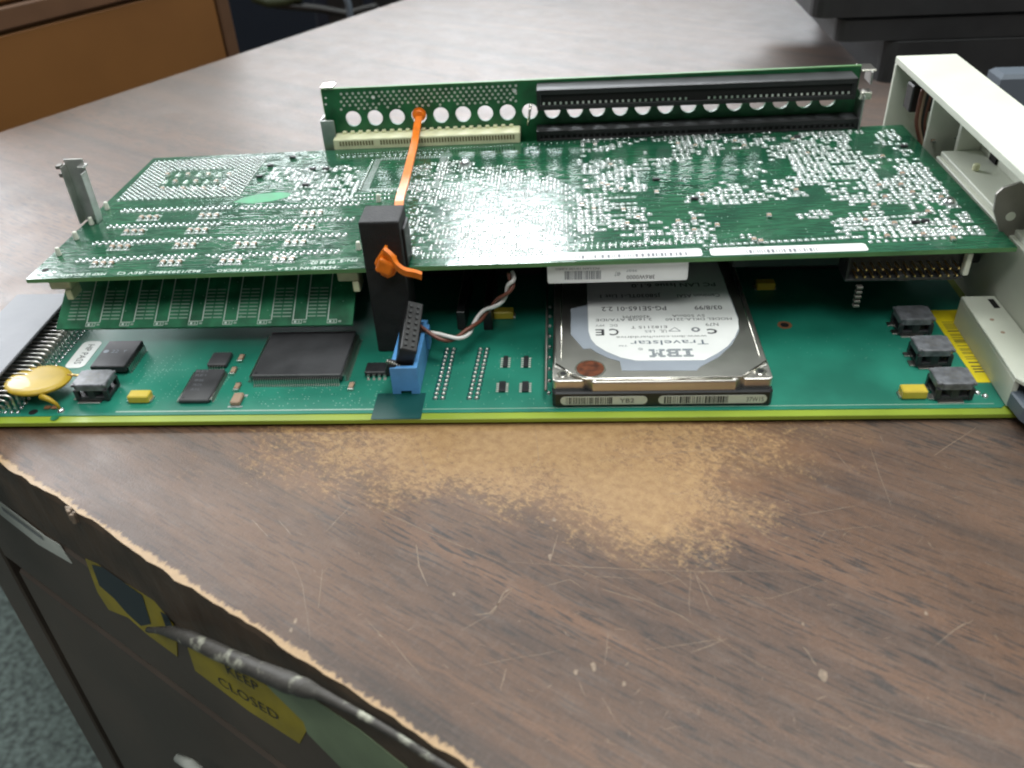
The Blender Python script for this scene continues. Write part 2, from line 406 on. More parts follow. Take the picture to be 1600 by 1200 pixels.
    bare = mix(.35, bare, ramp(fine, .25, (.45, .4, .35), .75, (1, 1, 1)), 'MULTIPLY')
    rub = ramp(math_('ADD', math_('SUBTRACT', 1.55, dd), math_('MULTIPLY', math_('SUBTRACT', noise(40, mapping((.5, 1, 1)), 5, .65), .5), 2.0)), .2, W, 1.1, O)
    col = mix(math_('MULTIPLY', rub, .50), col, (.30, .155, .065))
    col = mix(math_('MULTIPLY', wearm, .85), col, bare)
    col = mix(edgem, col, mix(.5, bare, (.44, .30, .17)))
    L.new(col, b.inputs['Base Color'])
    rg = N.new('ShaderNodeMapRange'); rg.inputs['To Min'].default_value = .36; rg.inputs['To Max'].default_value = .55
    L.new(noise(60, det=5), rg.inputs['Value']); L.new(rg.outputs[0], b.inputs['Roughness'])
    b.inputs['Specular IOR Level'].default_value = .65
    bp = N.new('ShaderNodeBump'); bp.inputs['Strength'].default_value = .35; bp.inputs['Distance'].default_value = .0003
    L.new(fine, bp.inputs['Height'])
    bp2 = N.new('ShaderNodeBump'); bp2.inputs['Strength'].default_value = .15; bp2.inputs['Distance'].default_value = .0004; bp2.invert = True
    L.new(math_('MAXIMUM', wearm, edgem), bp2.inputs['Height']); L.new(bp.outputs[0], bp2.inputs['Normal']); L.new(bp2.outputs[0], b.inputs['Normal'])
    return m
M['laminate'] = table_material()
M['scratch'] = mat('pale_scratch', (.25, .185, .135), .6, var=.2, vscale=600)
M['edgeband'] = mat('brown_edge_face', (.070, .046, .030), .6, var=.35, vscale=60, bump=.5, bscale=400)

dk = thing('desk', desk(0, 0, -740), 'worn brown woodgrain laminate desk with scratched top and chipped tan edge under the circuit boards', 'desk')
# top: built in the desk's own axes so the grain follows the edge
def rot_part(mb_local, name, parent, **kw):
    """mesh given in desk axes (a, b, z) with origin at PT; object rotated to the desk"""
    me = bpy.data.meshes.new(name)
    me.from_pydata([(v*S)[:] for v in mb_local.v], [], mb_local.f)
    for mt in mb_local.mats: me.materials.append(mt)
    me.polygons.foreach_set('material_index', mb_local.mi); me.update()
    o = bpy.data.objects.new(name, me); COL.objects.link(o); o.parent = parent
    o.location = (PT-ORG[parent.name])*S; o.rotation_euler = (0, 0, math.atan2(T.y, T.x)); ORG[o.name] = PT.copy()
    return tag(o, **kw)
mb = MB(); n = 420                      # slightly chipped front rim
rr_ = random.Random(3); prof = []; hh = 0.0
for i in range(n+1):
    a = A0+(900-A0)*i/n; hh = hh*.7+rr_.gauss(0, .35)
    prof.append((a, hh-(1.6 if abs(a-(-62+52)) < 0 else 0)))
lo = [(a, d) for a, d in prof]
top = [(a, d) for a, d in lo]+[(A1, 0), (A1, B1), (A0, B1)]
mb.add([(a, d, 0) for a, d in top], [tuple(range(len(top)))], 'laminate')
k = len(lo)
mb.add([(a, d, 0) for a, d in lo]+[(a, d*.5-.5, -2.0) for a, d in lo]+[(a, -.2, -26.5) for a, d in lo]+[(a, 1.5, -28) for a, d in lo],
       [(r*k+i, (r+1)*k+i, (r+1)*k+i+1, r*k+i+1) for r in range(3) for i in range(k-1)], 'edgeband')
mb.add([(A0, 0, 0), (A0, B1, 0), (A0, B1, -28), (A0, 0, -28)], [(0, 3, 2, 1)], 'edgeband')
mb.add([(A0, 1.5, -28), (A1, 1.5, -28), (A1, B1, -28), (A0, B1, -28)], [(0, 3, 2, 1)], 'edgeband')
mb.add([(A0, B1, 0), (A1, B1, 0), (A1, B1, -28), (A0, B1, -28)], [(0, 1, 2, 3)], 'edgeband')
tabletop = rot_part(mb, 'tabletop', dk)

# scratches (thin pale grooves) as one worn pattern of the top
sc = MB()
def scratch(pts, w0=.22, mt='scratch', zz=.035):
    P = [PZ(u, v, zz) for u, v in pts]
    if min((p-PT).dot(NI) for p in P) < 4: return
    Q = []
    for i in range(len(P)-1):
        for j in range(4): Q.append(P[i].lerp(P[i+1], j/4))
    Q.append(P[-1]); rs = random.Random(int(P[0].x*100))
    Q = [q+Vector((rs.gauss(0, .08), rs.gauss(0, .08), 0)) for q in Q]
    L_ = []; R2 = []
    for i, q in enumerate(Q):
        d = (Q[min(i+1, len(Q)-1)]-Q[max(i-1, 0)]).normalized(); nn = Vector((-d.y, d.x, 0))
        ww = .6*w0*(.25+.75*math.sin(math.pi*(i+.4)/(len(Q)-.2)))*rs.uniform(.6, 1.2)
        L_.append(q+nn*ww/2); R2.append(q-nn*ww/2)
    k_ = len(Q)
    sc.add(L_+R2, [(i, k_+i, k_+i+1, i+1) for i in range(k_-1)], mt)
SCR = [([(400, 712), (560, 782), (700, 845), (800, 885)], .28), ([(793, 757+120), (900, 885), (1000, 890), (1120, 893), (1290, 893)], .3),
       ([(900, 890), (1060, 960), (1130, 1003)], .24), ([(1060, 960), (1190, 1040), (1340, 1097)], .22), ([(1340, 1097), (1450, 1128), (1600, 1172)], .22),
       ([(480, 665), (560, 715), (610, 755)], .25), ([(1525, 668), (1460, 712)], .35), ([(1010, 1015), (1135, 998)], .25), ([(1459, 1010), (1500, 978), (1520, 970)], .35),
       ([(1080, 1020), (1137, 998)], .3), ([(650, 850), (655, 885), (668, 915)], .45), ([(504, 890), (498, 950)], .4), ([(768, 960), (788, 925), (803, 918)], .5),
       ([(742, 961), (765, 958), (800, 922)], .4), ([(394, 812), (418, 838)], .5), ([(435, 813), (455, 835)], .45), ([(450, 860), (470, 905), (480, 960), (485, 1000)], .22),
       ([(858, 880), (872, 835)], .35), ([(548, 790), (510, 830)], .4), ([(790, 1044), (782, 1080)], .35), ([(740, 1040), (880, 1016)], .22), ([(940, 920), (1005, 940)], .4),
       ([(1080, 895), (1120, 860), (1140, 845)], .25), ([(1088, 900), (1110, 955)], .3), ([(1060, 905), (1020, 915)], .25), ([(1078, 890), (1078, 965)], .22), ([(1085, 895), (1120, 940)], .35),
       ([(1410, 1190), (1455, 1200)], .9), ([(1130, 930), (1205, 935), (1300, 905)], .2), ([(1090, 895), (1145, 888)], .3), ([(1120, 775), (1200, 840), (1290, 880)], .22),
       ([(1250, 805), (1340, 790)], .3), ([(1360, 700), (1392, 790)], .3), ([(835, 660), (842, 720), (815, 745)], .2), ([(930, 720), (1130, 700), (1230, 745)], .22), ([(655, 700), (668, 745)], .3),
       ([(720, 985), (770, 958)], .25), ([(905, 1065), (915, 1090)], .25), ([(950, 990), (945, 1040)], .22), ([(845, 918), (890, 905), (915, 922)], .25), ([(1000, 870), (1060, 905), (1090, 930)], .25),
       ([(860, 865), (930, 900), (1010, 905)], .25), ([(570, 965), (610, 1010)], .2), ([(940, 1090), (965, 1130)], .2), ([(1255, 1010), (1275, 1040)], .5), ([(1275, 850), (1290, 830), (1380, 820)], .2),
       ([(1300, 700), (1330, 735)], .25), ([(1160, 670), (1190, 720)], .2), ([(610, 1000), (660, 1060)], .2)]
for p_, w_ in SCR: scratch(p_, w_)
rs = random.Random(11)
for i in range(150):                        # short random nicks, denser on the left half
    u = rs.uniform(350, 1560); v = rs.uniform(680, 1180)
    if v > 700+(u-60)*.60: continue
    a = rs.uniform(0, 6.28); l = rs.uniform(3, 22)
    scratch([(u, v), (u+l*math.cos(a), v+l*.6*math.sin(a))], rs.uniform(.10, .3))
for i in range(95):                         # long hair scratches on the far half of the top
    u = rs.uniform(20, 1280); v = rs.uniform(20, 240)
    if v < 225-u*.34+14: continue
    a = rs.uniform(-.5, 3.4); l = rs.uniform(15, 80); b_ = rs.uniform(-.5, .5)
    scratch([(u, v), (u+l*.5*math.cos(a), v+l*.25*math.sin(a)), (u+l*math.cos(a+b_), v+l*.5*math.sin(a+b_))], rs.uniform(.15, .42))
for u, v, r in [(1285, 1054, 1.5), (928, 1042, 1.1), (900, 1050, .7), (975, 1068, .7), (1255, 975, .4), (462, 970, .8), (455, 985, .6), (1447, 958, .6), (709, 928, .6), (866, 812, .8), (860, 870, .9)]:
    c = PZ(u, v, .035); sc.add([c+Vector((r*math.cos(t_*.9+u)*rs.uniform(.4, 1), r*1.5*math.sin(t_*.9+u)*rs.uniform(.6, 1), 0)) for t_ in range(7)], [tuple(range(7))], 'scratch')
sc.build('scratches', dk, kind='stuff')

# chip of white fibre hanging off the rim and the bare raised splinters along it
ch = MB()
for i in range(16):
    p = PZ(110+rs.uniform(-6, 6), 792+rs.uniform(-8, 12), 0); ch.box(p.x-.6, p.x+.6, p.y-.5, p.y+.3, -3-rs.random()*2, -.3+rs.random()*.5, 'scratch', .15)
ch.build('splintered_chip', dk)

def dface(a, z, off=0.0): return PT+T*a-NI*off+Z*z        # point on the vertical front plane of the desk
def dpx(u, v, off=0.0):
    return OP(u, v, PT-NI*off, NI)
def dbox(mb_, a0, a1, off0, off1, z0, z1, mt, bev=0.0):
    mb_.box(a0, a1, -off1, -off0, z0, z1, mt, bev, tf=lambda c: PT+T*c.x+NI*c.y+Z*c.z)
mb = MB()
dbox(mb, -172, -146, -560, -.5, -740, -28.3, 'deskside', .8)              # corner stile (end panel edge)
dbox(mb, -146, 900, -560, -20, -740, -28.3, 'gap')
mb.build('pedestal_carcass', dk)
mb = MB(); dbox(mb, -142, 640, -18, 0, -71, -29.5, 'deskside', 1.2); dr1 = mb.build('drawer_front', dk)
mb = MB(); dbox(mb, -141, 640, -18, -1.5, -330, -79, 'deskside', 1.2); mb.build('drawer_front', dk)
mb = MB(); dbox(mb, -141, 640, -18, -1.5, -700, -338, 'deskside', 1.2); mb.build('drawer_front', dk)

# stickers on the drawer (flat stickers stand .3 mm proud)
def sticker(name, pts, mt, off, label, cat, th=.25, extra=None, group=None):
    P = [dpx(u, v, off) for u, v in pts]; mb_ = MB(); n_ = len(P); Q = [p+NI*th for p in P]
    mb_.add(P+Q, [tuple(range(n_))[::-1] if False else tuple(range(n_)), tuple(range(2*n_-1, n_-1, -1))]+[(i, n_+i, n_+(i+1) % n_, (i+1) % n_) for i in range(n_)], mt)
    c = sum(P, Vector())/n_; t_ = thing(name, c, label, cat, group); mb_.build('sheet', t_)
    return t_, P
t_, P = sticker('paper_sticker', [(-6, 780), (70, 838), (92, 851), (112, 881), (60, 851), (-6, 799)], 'whitedirty', .4, 'narrow pale paper sticker curling on the dark desk front below the left table edge', 'sticker')
mb = MB(); d_ = (dpx(60, 836, .55)-dpx(0, 793, .55)); ex = d_.normalized(); ey = Z
for i in range(20):
    a = dpx(4+3.2*i, 795+2.35*i, .75); mb.quad([a-ex*.5-Z*1.4, a+ex*.4-Z*1.4, a+ex*.4+Z*.9, a-ex*.5+Z*.9], 'inkgrey')
mb.build('printing', t_)
t_, P = sticker('hazard_tape', [(133, 873), (150, 880), (185, 905), (240, 938), (262, 965), (275, 985), (277, 1026), (255, 1010), (232, 993), (200, 965), (170, 953), (152, 925)], 'tapeyellow', .3, 'torn yellow and black striped tape on the desk drawer left of the grey taped rod', 'tape')
mb = MB()
for q in ([(143, 882), (160, 886), (222, 930), (236, 975), (220, 978), (198, 958), (178, 935), (155, 915)], [(250, 955), (262, 962), (272, 985), (262, 988)], [(226, 938), (236, 944), (250, 972), (242, 974)][:0]):
    if q: mb.quad([dpx(u, v, .45) for u, v in q], 'tapeblack')
mb.build('black_stripes', t_)
t_, P = sticker('keep_closed_sticker', [(293, 1012), (330, 1022), (440, 1085), (482, 1136), (476, 1147), (468, 1162), (390, 1112), (305, 1048)], 'tapeyellow', .3, 'yellow sticker reading KEEP CLOSED on the dark desk drawer', 'sticker')
mb = MB()
bl = dpx(338, 1066, .5); br = dpx(436, 1127, .5); ex = (br-bl).normalized()
c = dpx(386, 1090, .5); text(mb, 'CLOSED', c, ex, Z, (dpx(434, 1114, .5)-dpx(338, 1056, .5)).length*.98, 4.6, 'ink', .0)
c = dpx(378, 1060, .5); text(mb, 'KEEP', c+Z*.3, ex, Z, 14.5, 4.6, 'ink', .0)
mb.build('printed_words', t_)
t_, P = sticker('pale_tape', [(388, 1040), (430, 1058), (470, 1080), (560, 1140), (650, 1212), (545, 1212), (480, 1146), (474, 1128), (430, 1085)], 'tapegreen', .6, 'translucent pale green tape running down the desk drawer beside the KEEP CLOSED sticker', 'tape')

# taped rod hanging along the drawer front
path = [dpx(232, 984, 3), dpx(252, 985, 4), dpx(270, 988, 5), dpx(300, 999, 6), dpx(340, 1018, 6), dpx(400, 1045, 6), dpx(450, 1066, 6), dpx(478, 1076, 6), dpx(505, 1086, 5), dpx(560, 1115, 4.5), dpx(620, 1150, 4.5), dpx(720, 1215, 4.5)]
P = []
for i in range(len(path)-1):
    for j in range(4): P.append(path[i].lerp(path[i+1], j/4))
P.append(path[-1]); rads = [.9, 1.2, 1.9, 2.2, 2.2, 2.3, 2.5, 2.3, 1.3, 1.0, .9, .9]; R3 = []
for i in range(len(path)-1):
    for j in range(4): R3.append((rads[i]*(1-j/4)+rads[i+1]*j/4)*rs.uniform(.92, 1.06))
R3.append(1.2)
t_ = thing('taped_rod', path[4], 'thin grey rod wrapped in worn flaking tape hanging across the desk drawer', 'rod')
mb = MB(); mb.tube(P, R3, 'tube', 12); rod = mb.build('rod', t_)
# cream handle end low on the lower drawer
mb = MB(); mb.tube([dpx(278, 1184, 8), dpx(300, 1196, 8), dpx(330, 1225, 8)], [1.6, 2.1, 2.2], 'whitedirty', 10); mb.build('drawer_pull', dk)

# ================================================================== FLOOR, BACKGROUND
mb = MB(); mb.box(-6000, 6000, -3000, 9000, -760, -740.5, 'carpet'); mb.build('floor', kind='structure')
# cabinet beyond the left edge of the desk
PC = Vector((-443, 151, 0))-T*120
def cab(s, z, o=0.0): return PC+NI*s+Z*z-T*o
def cpx(u, v): return OP(u, v, PC, T)
cb = thing('wooden_cabinet', cab(0, -740), 'orange brown wooden cabinet standing beyond the left edge of the desk', 'cabinet')
zt = cpx(100, 28).z; zu = cpx(0, 12).z; sr = (cpx(372, 80)-PC).dot(NI); srl = (cpx(335, 0)-PC).dot(NI)
def cbox(mb_, s0, s1, o0, o1, z0, z1, mt, bev=0.0):
    mb_.box(s0, s1, o0, o1, z0, z1, mt, bev, tf=lambda c: PC+NI*c.x-T*c.y+Z*c.z)
mb = MB(); cbox(mb, 214, sr, 6, 500, -740, zt+60, 'cabinet', 1); mb.build('carcass', cb)
mb = MB(); cbox(mb, 215, sr-13, 0, 5.5, -735, zt-1.2, 'cabinet', 1.2); mb.build('door_panel', cb)
mb = MB(); cbox(mb, sr-11.5, sr+1, -1.5, 5.5, -735, zt+25, 'cabtrim', 1.2); mb.build('corner_post', cb)
mb = MB(); cbox(mb, 215, sr-13, -2, 5.5, zt+1.2, zt+17, 'cabtrim', 1.5); mb.build('rail', cb)
mb = MB(); cbox(mb, 215, sr-13, 0, 5.5, zt+19, zt+58, 'cabinet', 1.5); mb.build('top_panel', cb)
# dark clutter between cabinet and desk
def bgbox(name, u0, v0, u1, v1, y, depth, mt, label, cat):
    a = PY(u0, v1, y); b_ = PY(u1, v0, y); t2 = thing(name, ((a.x+b_.x)/2, y, -740), label, cat)
    mb_ = MB(); mb_.box(a.x, b_.x, y, y+depth, -740, b_.z, mt, 3); mb_.build('housing', t2); return t2
t2 = thing('computer_tower', (-90, 1000, -740), 'black computer tower standing in shadow behind the far edge of the desk', 'computer')
mb = MB(); mb.box(-330, 60, 1000, 1400, -740, -20, 'navy', 4); mb.build('housing', t2)
mb = MB()
for i in range(6): mb.box(-310+i*62, -262+i*62, 997, 1000, -420, -60, 'black', 1)
mb.build('vent_panel', t2)
t2 = thing('dark_partition', (-500, 1500, -740), 'dark blue partition panel far behind the desk', 'partition')
mb = MB(); mb.box(-2600, 1500, 1900, 1960, -740, 300, 'navy', 4); mb.build('panel', t2)
mb = MB(); mb.box(-2600, 1500, 1893, 1899, 285, 310, 'bracketdark', 1); mb.build('top_rail', t2)
for i, (pts, r, mt, lb) in enumerate([
    ([(430, 8), (500, 14), (545, 22), (590, 10)], 5, 'black', 'black cable sagging behind the far edge of the desk'),
    ([(541, -4), (545, 8), (548, 30), (552, 60)], 4, 'bluegrey', 'pale upright plug lead at the far edge of the desk'),
    ([(395, -5), (420, 4), (447, 2), (470, -6)], 7, 'olive', 'olive green cable coil at the top beside the cabinet')]):
    P = [PY(u, v, 960-60*(i % 2)) for u, v in pts]; Q = []
    for a in range(len(P)-1):
        for j in range(5): Q.append(P[a].lerp(P[a+1], j/5))
    Q.append(P[-1]); mb = MB(); mb.tube(Q, r, mt, 8); mb.build('cable', base=Q[len(Q)//2], label=lb, cat='cable')

# monitor stand, upper right
mo = thing('monitor_stand', (300, 345, 0), 'charcoal stepped plastic monitor base on the desk at the upper right', 'monitor')
mb = MB(); mb.prism(rrect(147, 620, 335, 560, 9), 40, 115, 'monitor', 3, seg=2); mb.build('screen_housing', mo)
mb = MB(); mb.prism(rrect(163, 600, 337, 540, 7), 25.5, 39.8, 'monitor', 2.0); mb.build('lower_housing', mo)
mb = MB(); mb.prism(rrect(193, 560, 337, 500, 8), 0, 25.3, 'monitor', 1); mb.build('foot', mo)
t2 = thing('blue_grey_box', (250, 262, 0), 'small blue grey plastic box standing behind the ivory bezel at the right edge', 'box')
a = PY(1576, 80, 240); b_ = PY(1569, 150, 240)
mb = MB(); mb.prism([(a.x, 240), (a.x+60, 240), (a.x+60, 256), (a.x, 256)], 0, a.z-12, 'bluegrey', 2); mb.build('case', t2)
mb = MB(); mb.box(a.x+8, a.x+50, 238.8, 240.2, 6, 12, 'ink', .2); mb.build('slot', t2)

# ================================================================== LOWER BOARD
ZB = 3.0
lb = thing('base_circuit_board', (-30, 90, 0), 'large teal green base circuit board with bright yellow green front edge lying on the desk', 'circuit board')
BX0, BX1, BY1 = -199.0, 150.0, 172.0
mb = MB(); mb.box(BX0, BX1, 0, BY1, 1.1, 2.7, 'edge_yellow', .15); mb.build('laminate_core', lb)
mb = MB()
mb.prism([(-196, 3.4), (135.5, 3.0), (139, 6.0), (147, 7), (147, BY1-2), (-196, BY1-2)], 2.7, ZB, 'mask_low', .05)
lower_top = mb.build('solder_mask', lb)
# faint print line along the front, the glossy bead on the rim
mb = MB(); mb.box(-152, 134, 4.9, 5.15, ZB, ZB+.03, 'silk_dim'); mb.box(-152, -60, 5.3, 5.5, ZB, ZB+.03, 'silk')
mb.build('front_trace', lb)
mb = MB()
rs = random.Random(21)
def via(x, y, r=.16, mt='via'): mb.add([(x+r*math.cos(k*1.047), y+r*math.sin(k*1.047), ZB+.02) for k in range(6)], [tuple(range(6))], mt)
def vrow(u0, v0, u1, v1, n_, r=.16, jit=0):
    a = PZ(u0, v0, ZB); b2 = PZ(u1, v1, ZB)
    for i in range(n_):
        p = a.lerp(b2, i/max(1, n_-1)); via(p.x+rs.gauss(0, jit), p.y+rs.gauss(0, jit), r)
for i in range(5): vrow(205+i*11, 600-i, 235+i*12, 560-i, 9, .15, .2)
vrow(255, 578, 290, 578, 8); vrow(262, 620, 278, 600, 6); vrow(350, 600, 365, 580, 7, .2)
for i in range(110):
    u = rs.uniform(395, 600); v = rs.uniform(598, 636); p = PZ(u, v, ZB); via(round(p.x/1.27)*1.27, round(p.y/1.27)*1.27, .17)
for i in range(46): vrow(400+i*3.2, 602, 400+i*3.2, 602, 1, .13)
for i in range(80):
    u = rs.uniform(160, 390); v = rs.uniform(560, 640); p = PZ(u, v, ZB); via(round(p.x/1.27)*1.27, round(p.y/1.27)*1.27, .14)
for i in range(90):
    u = rs.uniform(655, 858); v = rs.uniform(535, 640); p = PZ(u, v, ZB); via(round(p.x/1.27)*1.27, round(p.y/1.27)*1.27, .13)
for i in range(30):
    u = rs.uniform(1215, 1420); v = rs.uniform(520, 560); p = PZ(u, v, ZB); via(p.x, p.y, .10)
for i in range(18): vrow(598+rs.uniform(0, 25), 556+i*1.6, 600, 560, 1, .15)
mb.build('plated_holes', lb, kind='stuff')
# dark tape over the rim below the blue header
mb = MB(); a = PZ(600, 622, ZB); b_ = PZ(664, 622, ZB)
mb.box(a.x-2.5, b_.x, -.15, 14, ZB+.03, ZB+.09, 'mask_tape'); mb.box(a.x-2.5, b_.x, 0.3, 3.3, 2.72, 2.78, 'mask_tape')
mb.build('clear_tape', lb)

# double pin rows (soldered pads)
def padrow(u0, v0, u1, v1, n_):
    a = PZ(u0, v0, ZB); b2 = PZ(u1, v1, ZB); mb_ = MB()
    for i in range(n_):
        p = a.lerp(b2, i/(n_-1))
        for dx in (-1.2, 1.2):
            mb_.box(p.x+dx-1.0, p.x+dx+1.0, p.y-.95, p.y+.95, ZB, ZB+.03, 'mask_tape')
            mb_.dome((p.x+dx, p.y, ZB+.03), .72, .7, 'pin', 10)
    return mb_.build('soldered_pin_row', lb)
padrow(686, 622, 704, 546, 13); padrow(739, 622, 756, 546, 13)
# small resistor networks
def smd_net(u, v, w_=3.2, l=5.5, lead=True):
    p = PZ(u, v, ZB); mb_ = MB(); mb_.box(p.x-w_/2+.5, p.x+w_/2-.5, p.y-l/2, p.y+l/2, ZB+.1, ZB+.9, 'chip', .1)
    for i in range(5):
        y = p.y-l/2+l*(i+.5)/5
        for s_ in (-1, 1): mb_.box(p.x+s_*w_/2-.45, p.x+s_*w_/2+.45, y-.3, y+.3, ZB, ZB+.35, 'pin', .05)
    return mb_.build('resistor_network', lb)
smd_net(785, 606); smd_net(821, 606); smd_net(790, 567, 2.6, 6.5); smd_net(822, 567, 2.6, 6.5)

# chips with leads
def chip(x0, x1, y0, y1, z0, z1, sides, pitch, lead, mt='chip_glossy', bev=.3, dot=True, mark=None):
    mb_ = MB(); mb_.box(x0, x1, y0, y1, z0, z1, mt, bev)
    o = mb_.build('chip', lb, base=((x0+x1)/2, (y0+y1)/2, z0))
    if dot:
        m2 = MB(); m2.cyl((x0+1.4, y0+1.4, z1-.02), .5, .06, 'chip'); m2.build('orientation_dot', o)
    m2 = MB(); zl = (z0+z1)/2
    w_ = pitch*.5
    def one(c, d, al):
        c = Vector((c[0], c[1], 0))
        for (t0, t1, za, zb) in ((0, lead*.45, zl-.1, zl+.1), (lead*.40, lead*.6, ZB+.05, zl+.1), (lead*.55, lead, ZB+.02, ZB+.2)):
            p0 = c+d*t0-al*w_/2; p1 = c+d*t1+al*w_/2
            m2.box(min(p0.x, p1.x), max(p0.x, p1.x), min(p0.y, p1.y), max(p0.y, p1.y), za, zb, 'pin')
    if 'x' in sides:
        n_ = int((y1-y0-1)/pitch)
        for i in range(n_):
            y = (y0+y1)/2+(i-(n_-1)/2)*pitch; one((x0, y), -X, Y); one((x1, y), X, Y)
    if 'y' in sides:
        n_ = int((x1-x0-1)/pitch)
        for i in range(n_):
            xx = (x0+x1)/2+(i-(n_-1)/2)*pitch; one((xx, y0), -Y, X); one((xx, y1), Y, X)
    m2.build('leads', o)
    if mark:
        m3_ = MB()
        for (t_s, dx, dy, ww, hh_) in mark: text(m3_, t_s, ((x0+x1)/2+dx, (y0+y1)/2+dy, z1+.03), X, Y, ww, hh_, 'inkgrey')
        m3_.build('marking', o)
    return o
chip(-109.2, -77.8, 20.6, 48.5, 3.9, 6.6, 'xy', .8, 2.2)
chip(-131.5, -121, 9.2, 27.6, 3.3, 4.7, 'x', .65, 1.2)
a = PZ(285, 622, 4.7)
mk = MB()
for (u, v, ww) in [(316, 580, 5.6), (314, 586, 5.2), (311, 594, 4.8), (308, 601, 4.4), (305, 608, 5.0)]:
    p = PZ(u, v, 4.73); text(mk, ['RE1', '08RG', '9F26', '7K24', 'A1L'][int((v-580)/6.9)], p, X, Y, ww*.7, 1.3, 'inkgrey')
mk.build('chip_marking', lb)
chip(-128.5, -121.5, 30.2, 38, 3.4, 5.0, 'y', 1.0, 1.5, dot=False)
# square chip (with two logos) near the connector and its little socket block
p0 = PZ(140, 574, 6.5); p1 = PZ(190, 574, 6.5); p2 = PZ(218, 526, 6.5)
chip(p0.x, p1.x+1, p0.y, p0.y+17, 4.2, 6.8, 'x', 1.27, 1.2, mt='chip')
mb = MB(); c = PZ(166, 549, 6.85); mb.cyl((c.x, c.y, 6.85), 1.0, .03, 'greylabel'); text(mb, '22', (c.x+3.4, c.y, 6.87), X, Y, 2.6, 2.0, 'greylabel'); text(mb, 'Y', (c.x+7, c.y, 6.87), X, Y, 1.3, 1.9, 'greylabel'); mb.build('chip_logo', lb)
# SOIC next to blue header
p = PZ(575, 590, 3); chip(p.x-1, p.x+7.6, p.y, p.y+6, 3.4, 5.4, 'y', 1.9, 1.8, mt='chip', dot=False)
# HP PASS label (white, text runs along the board's depth)
P = [PZ(98, 575, 3.1), PZ(128, 577, 3.1), PZ(156, 535, 3.1), PZ(134, 532, 3.1)]
x0 = P[0].x+.2; x1 = P[1].x-.1; y0 = P[0].y; y1 = P[2].y+1
mb = MB(); mb.prism(rrect(x0, x1, y0, y1, 2.2), ZB+.02, ZB+.12, 'white'); hl = mb.build('paper_label', lb, label='white HP PASS label')
mb = MB(); text(mb, 'HP PASS', ((x0+x1)/2+.3, (y0+y1)/2, ZB+.15), -Y, X, y1-y0-5, 2.7, 'ink'); mb.build('printed_words', hl)

# capacitors
def cap(x0, x1, y0, y1, h, mt, name='capacitor', bev=.35, term=True, tm='pin'):
    mb_ = MB(); mb_.box(x0, x1, y0, y1, ZB+.15, ZB+h, mt, bev)
    o = mb_.build(name, lb, base=((x0+x1)/2, (y0+y1)/2, ZB))
    if term:
        m2 = MB(); m2.box(x0-.7, x0+.4, y0+.6, y1-.6, ZB, ZB+.9, tm, .1); m2.box(x1-.4, x1+.7, y0+.6, y1-.6, ZB, ZB+.9, tm, .1); m2.build('terminals', o)
    return o
cap(-149.3, -142, 9.6, 13.8, 3.0, 'yellowcap')
p = PZ(1405, 625, 3); cap(p.x+.8, p.x+8.6, p.y, p.y+4.4, 3.2, 'yellowcap')
p = PZ(772, 500, 3); cap(p.x, p.x+7.4, p.y, p.y+4.2, 3.2, 'yellowcap')
p = PZ(1182, 455, 3); cap(p.x, p.x+7, p.y, p.y+4.2, 3.2, 'yellowcap')
p = PZ(360, 635, 3); cap(p.x, p.x+3.4, p.y, p.y+5.6, 1.8, 'tan', term=False)
mb = MB(); mb.box(p.x-.8, p.x+4.2, p.y-.8, p.y+.2, ZB, ZB+.12, 'pad'); mb.box(p.x-.8, p.x+4.2, p.y+5.4, p.y+6.6, ZB, ZB+.12, 'pad'); mb.build('solder_pads', lb)
for u, v in [(371, 607), (365, 582), (377, 562), (549, 606)]:
    p = PZ(u, v, 3); cap(p.x-.7, p.x+.9, p.y-1.3, p.y+1.6, 1.3, 'tan', 'chip_capacitor', .1, False)
    mb = MB(); mb.box(p.x-.9, p.x+1.1, p.y-2.0, p.y-1.2, ZB, ZB+1.1, 'pin', .1); mb.box(p.x-.9, p.x+1.1, p.y+1.5, p.y+2.3, ZB, ZB+1.1, 'pin', .1); mb.build('terminals', lb)
for u, v in [(75, 638), (86, 638)]:
    p = PZ(u, v, 3); cap(p.x-1, p.x+1, p.y-.8, p.y+.8, .7, 'copperc', 'chip_resistor', .1, False)
mb = MB(); p = PZ(52, 644, 3); mb.cyl((p.x, p.y, 3.01), 1.5, .04, 'gap', n=20); p = PZ(86, 652, 3); mb.cyl((p.x, p.y-.3, 3.01), 1.4, .04, 'mask_dimm', n=20)
p = PZ(1226, 508, 3); mb.cyl((p.x, p.y, 3.02), 2.6, .05, 'copperc', n=24); mb.cyl((p.x, p.y, 3.08), 1.5, .05, 'gap', n=24)
mb.build('mounting_holes', lb, kind='stuff')
p = PZ(1535, 617, 3); mb = MB()
for dx, dy in ((-1.2, 1.2), (.6, -.6)): mb.dome((p.x+dx, p.y+dy, ZB), 1.1, .8, 'solder', 9)
mb.build('solder_joint', lb)

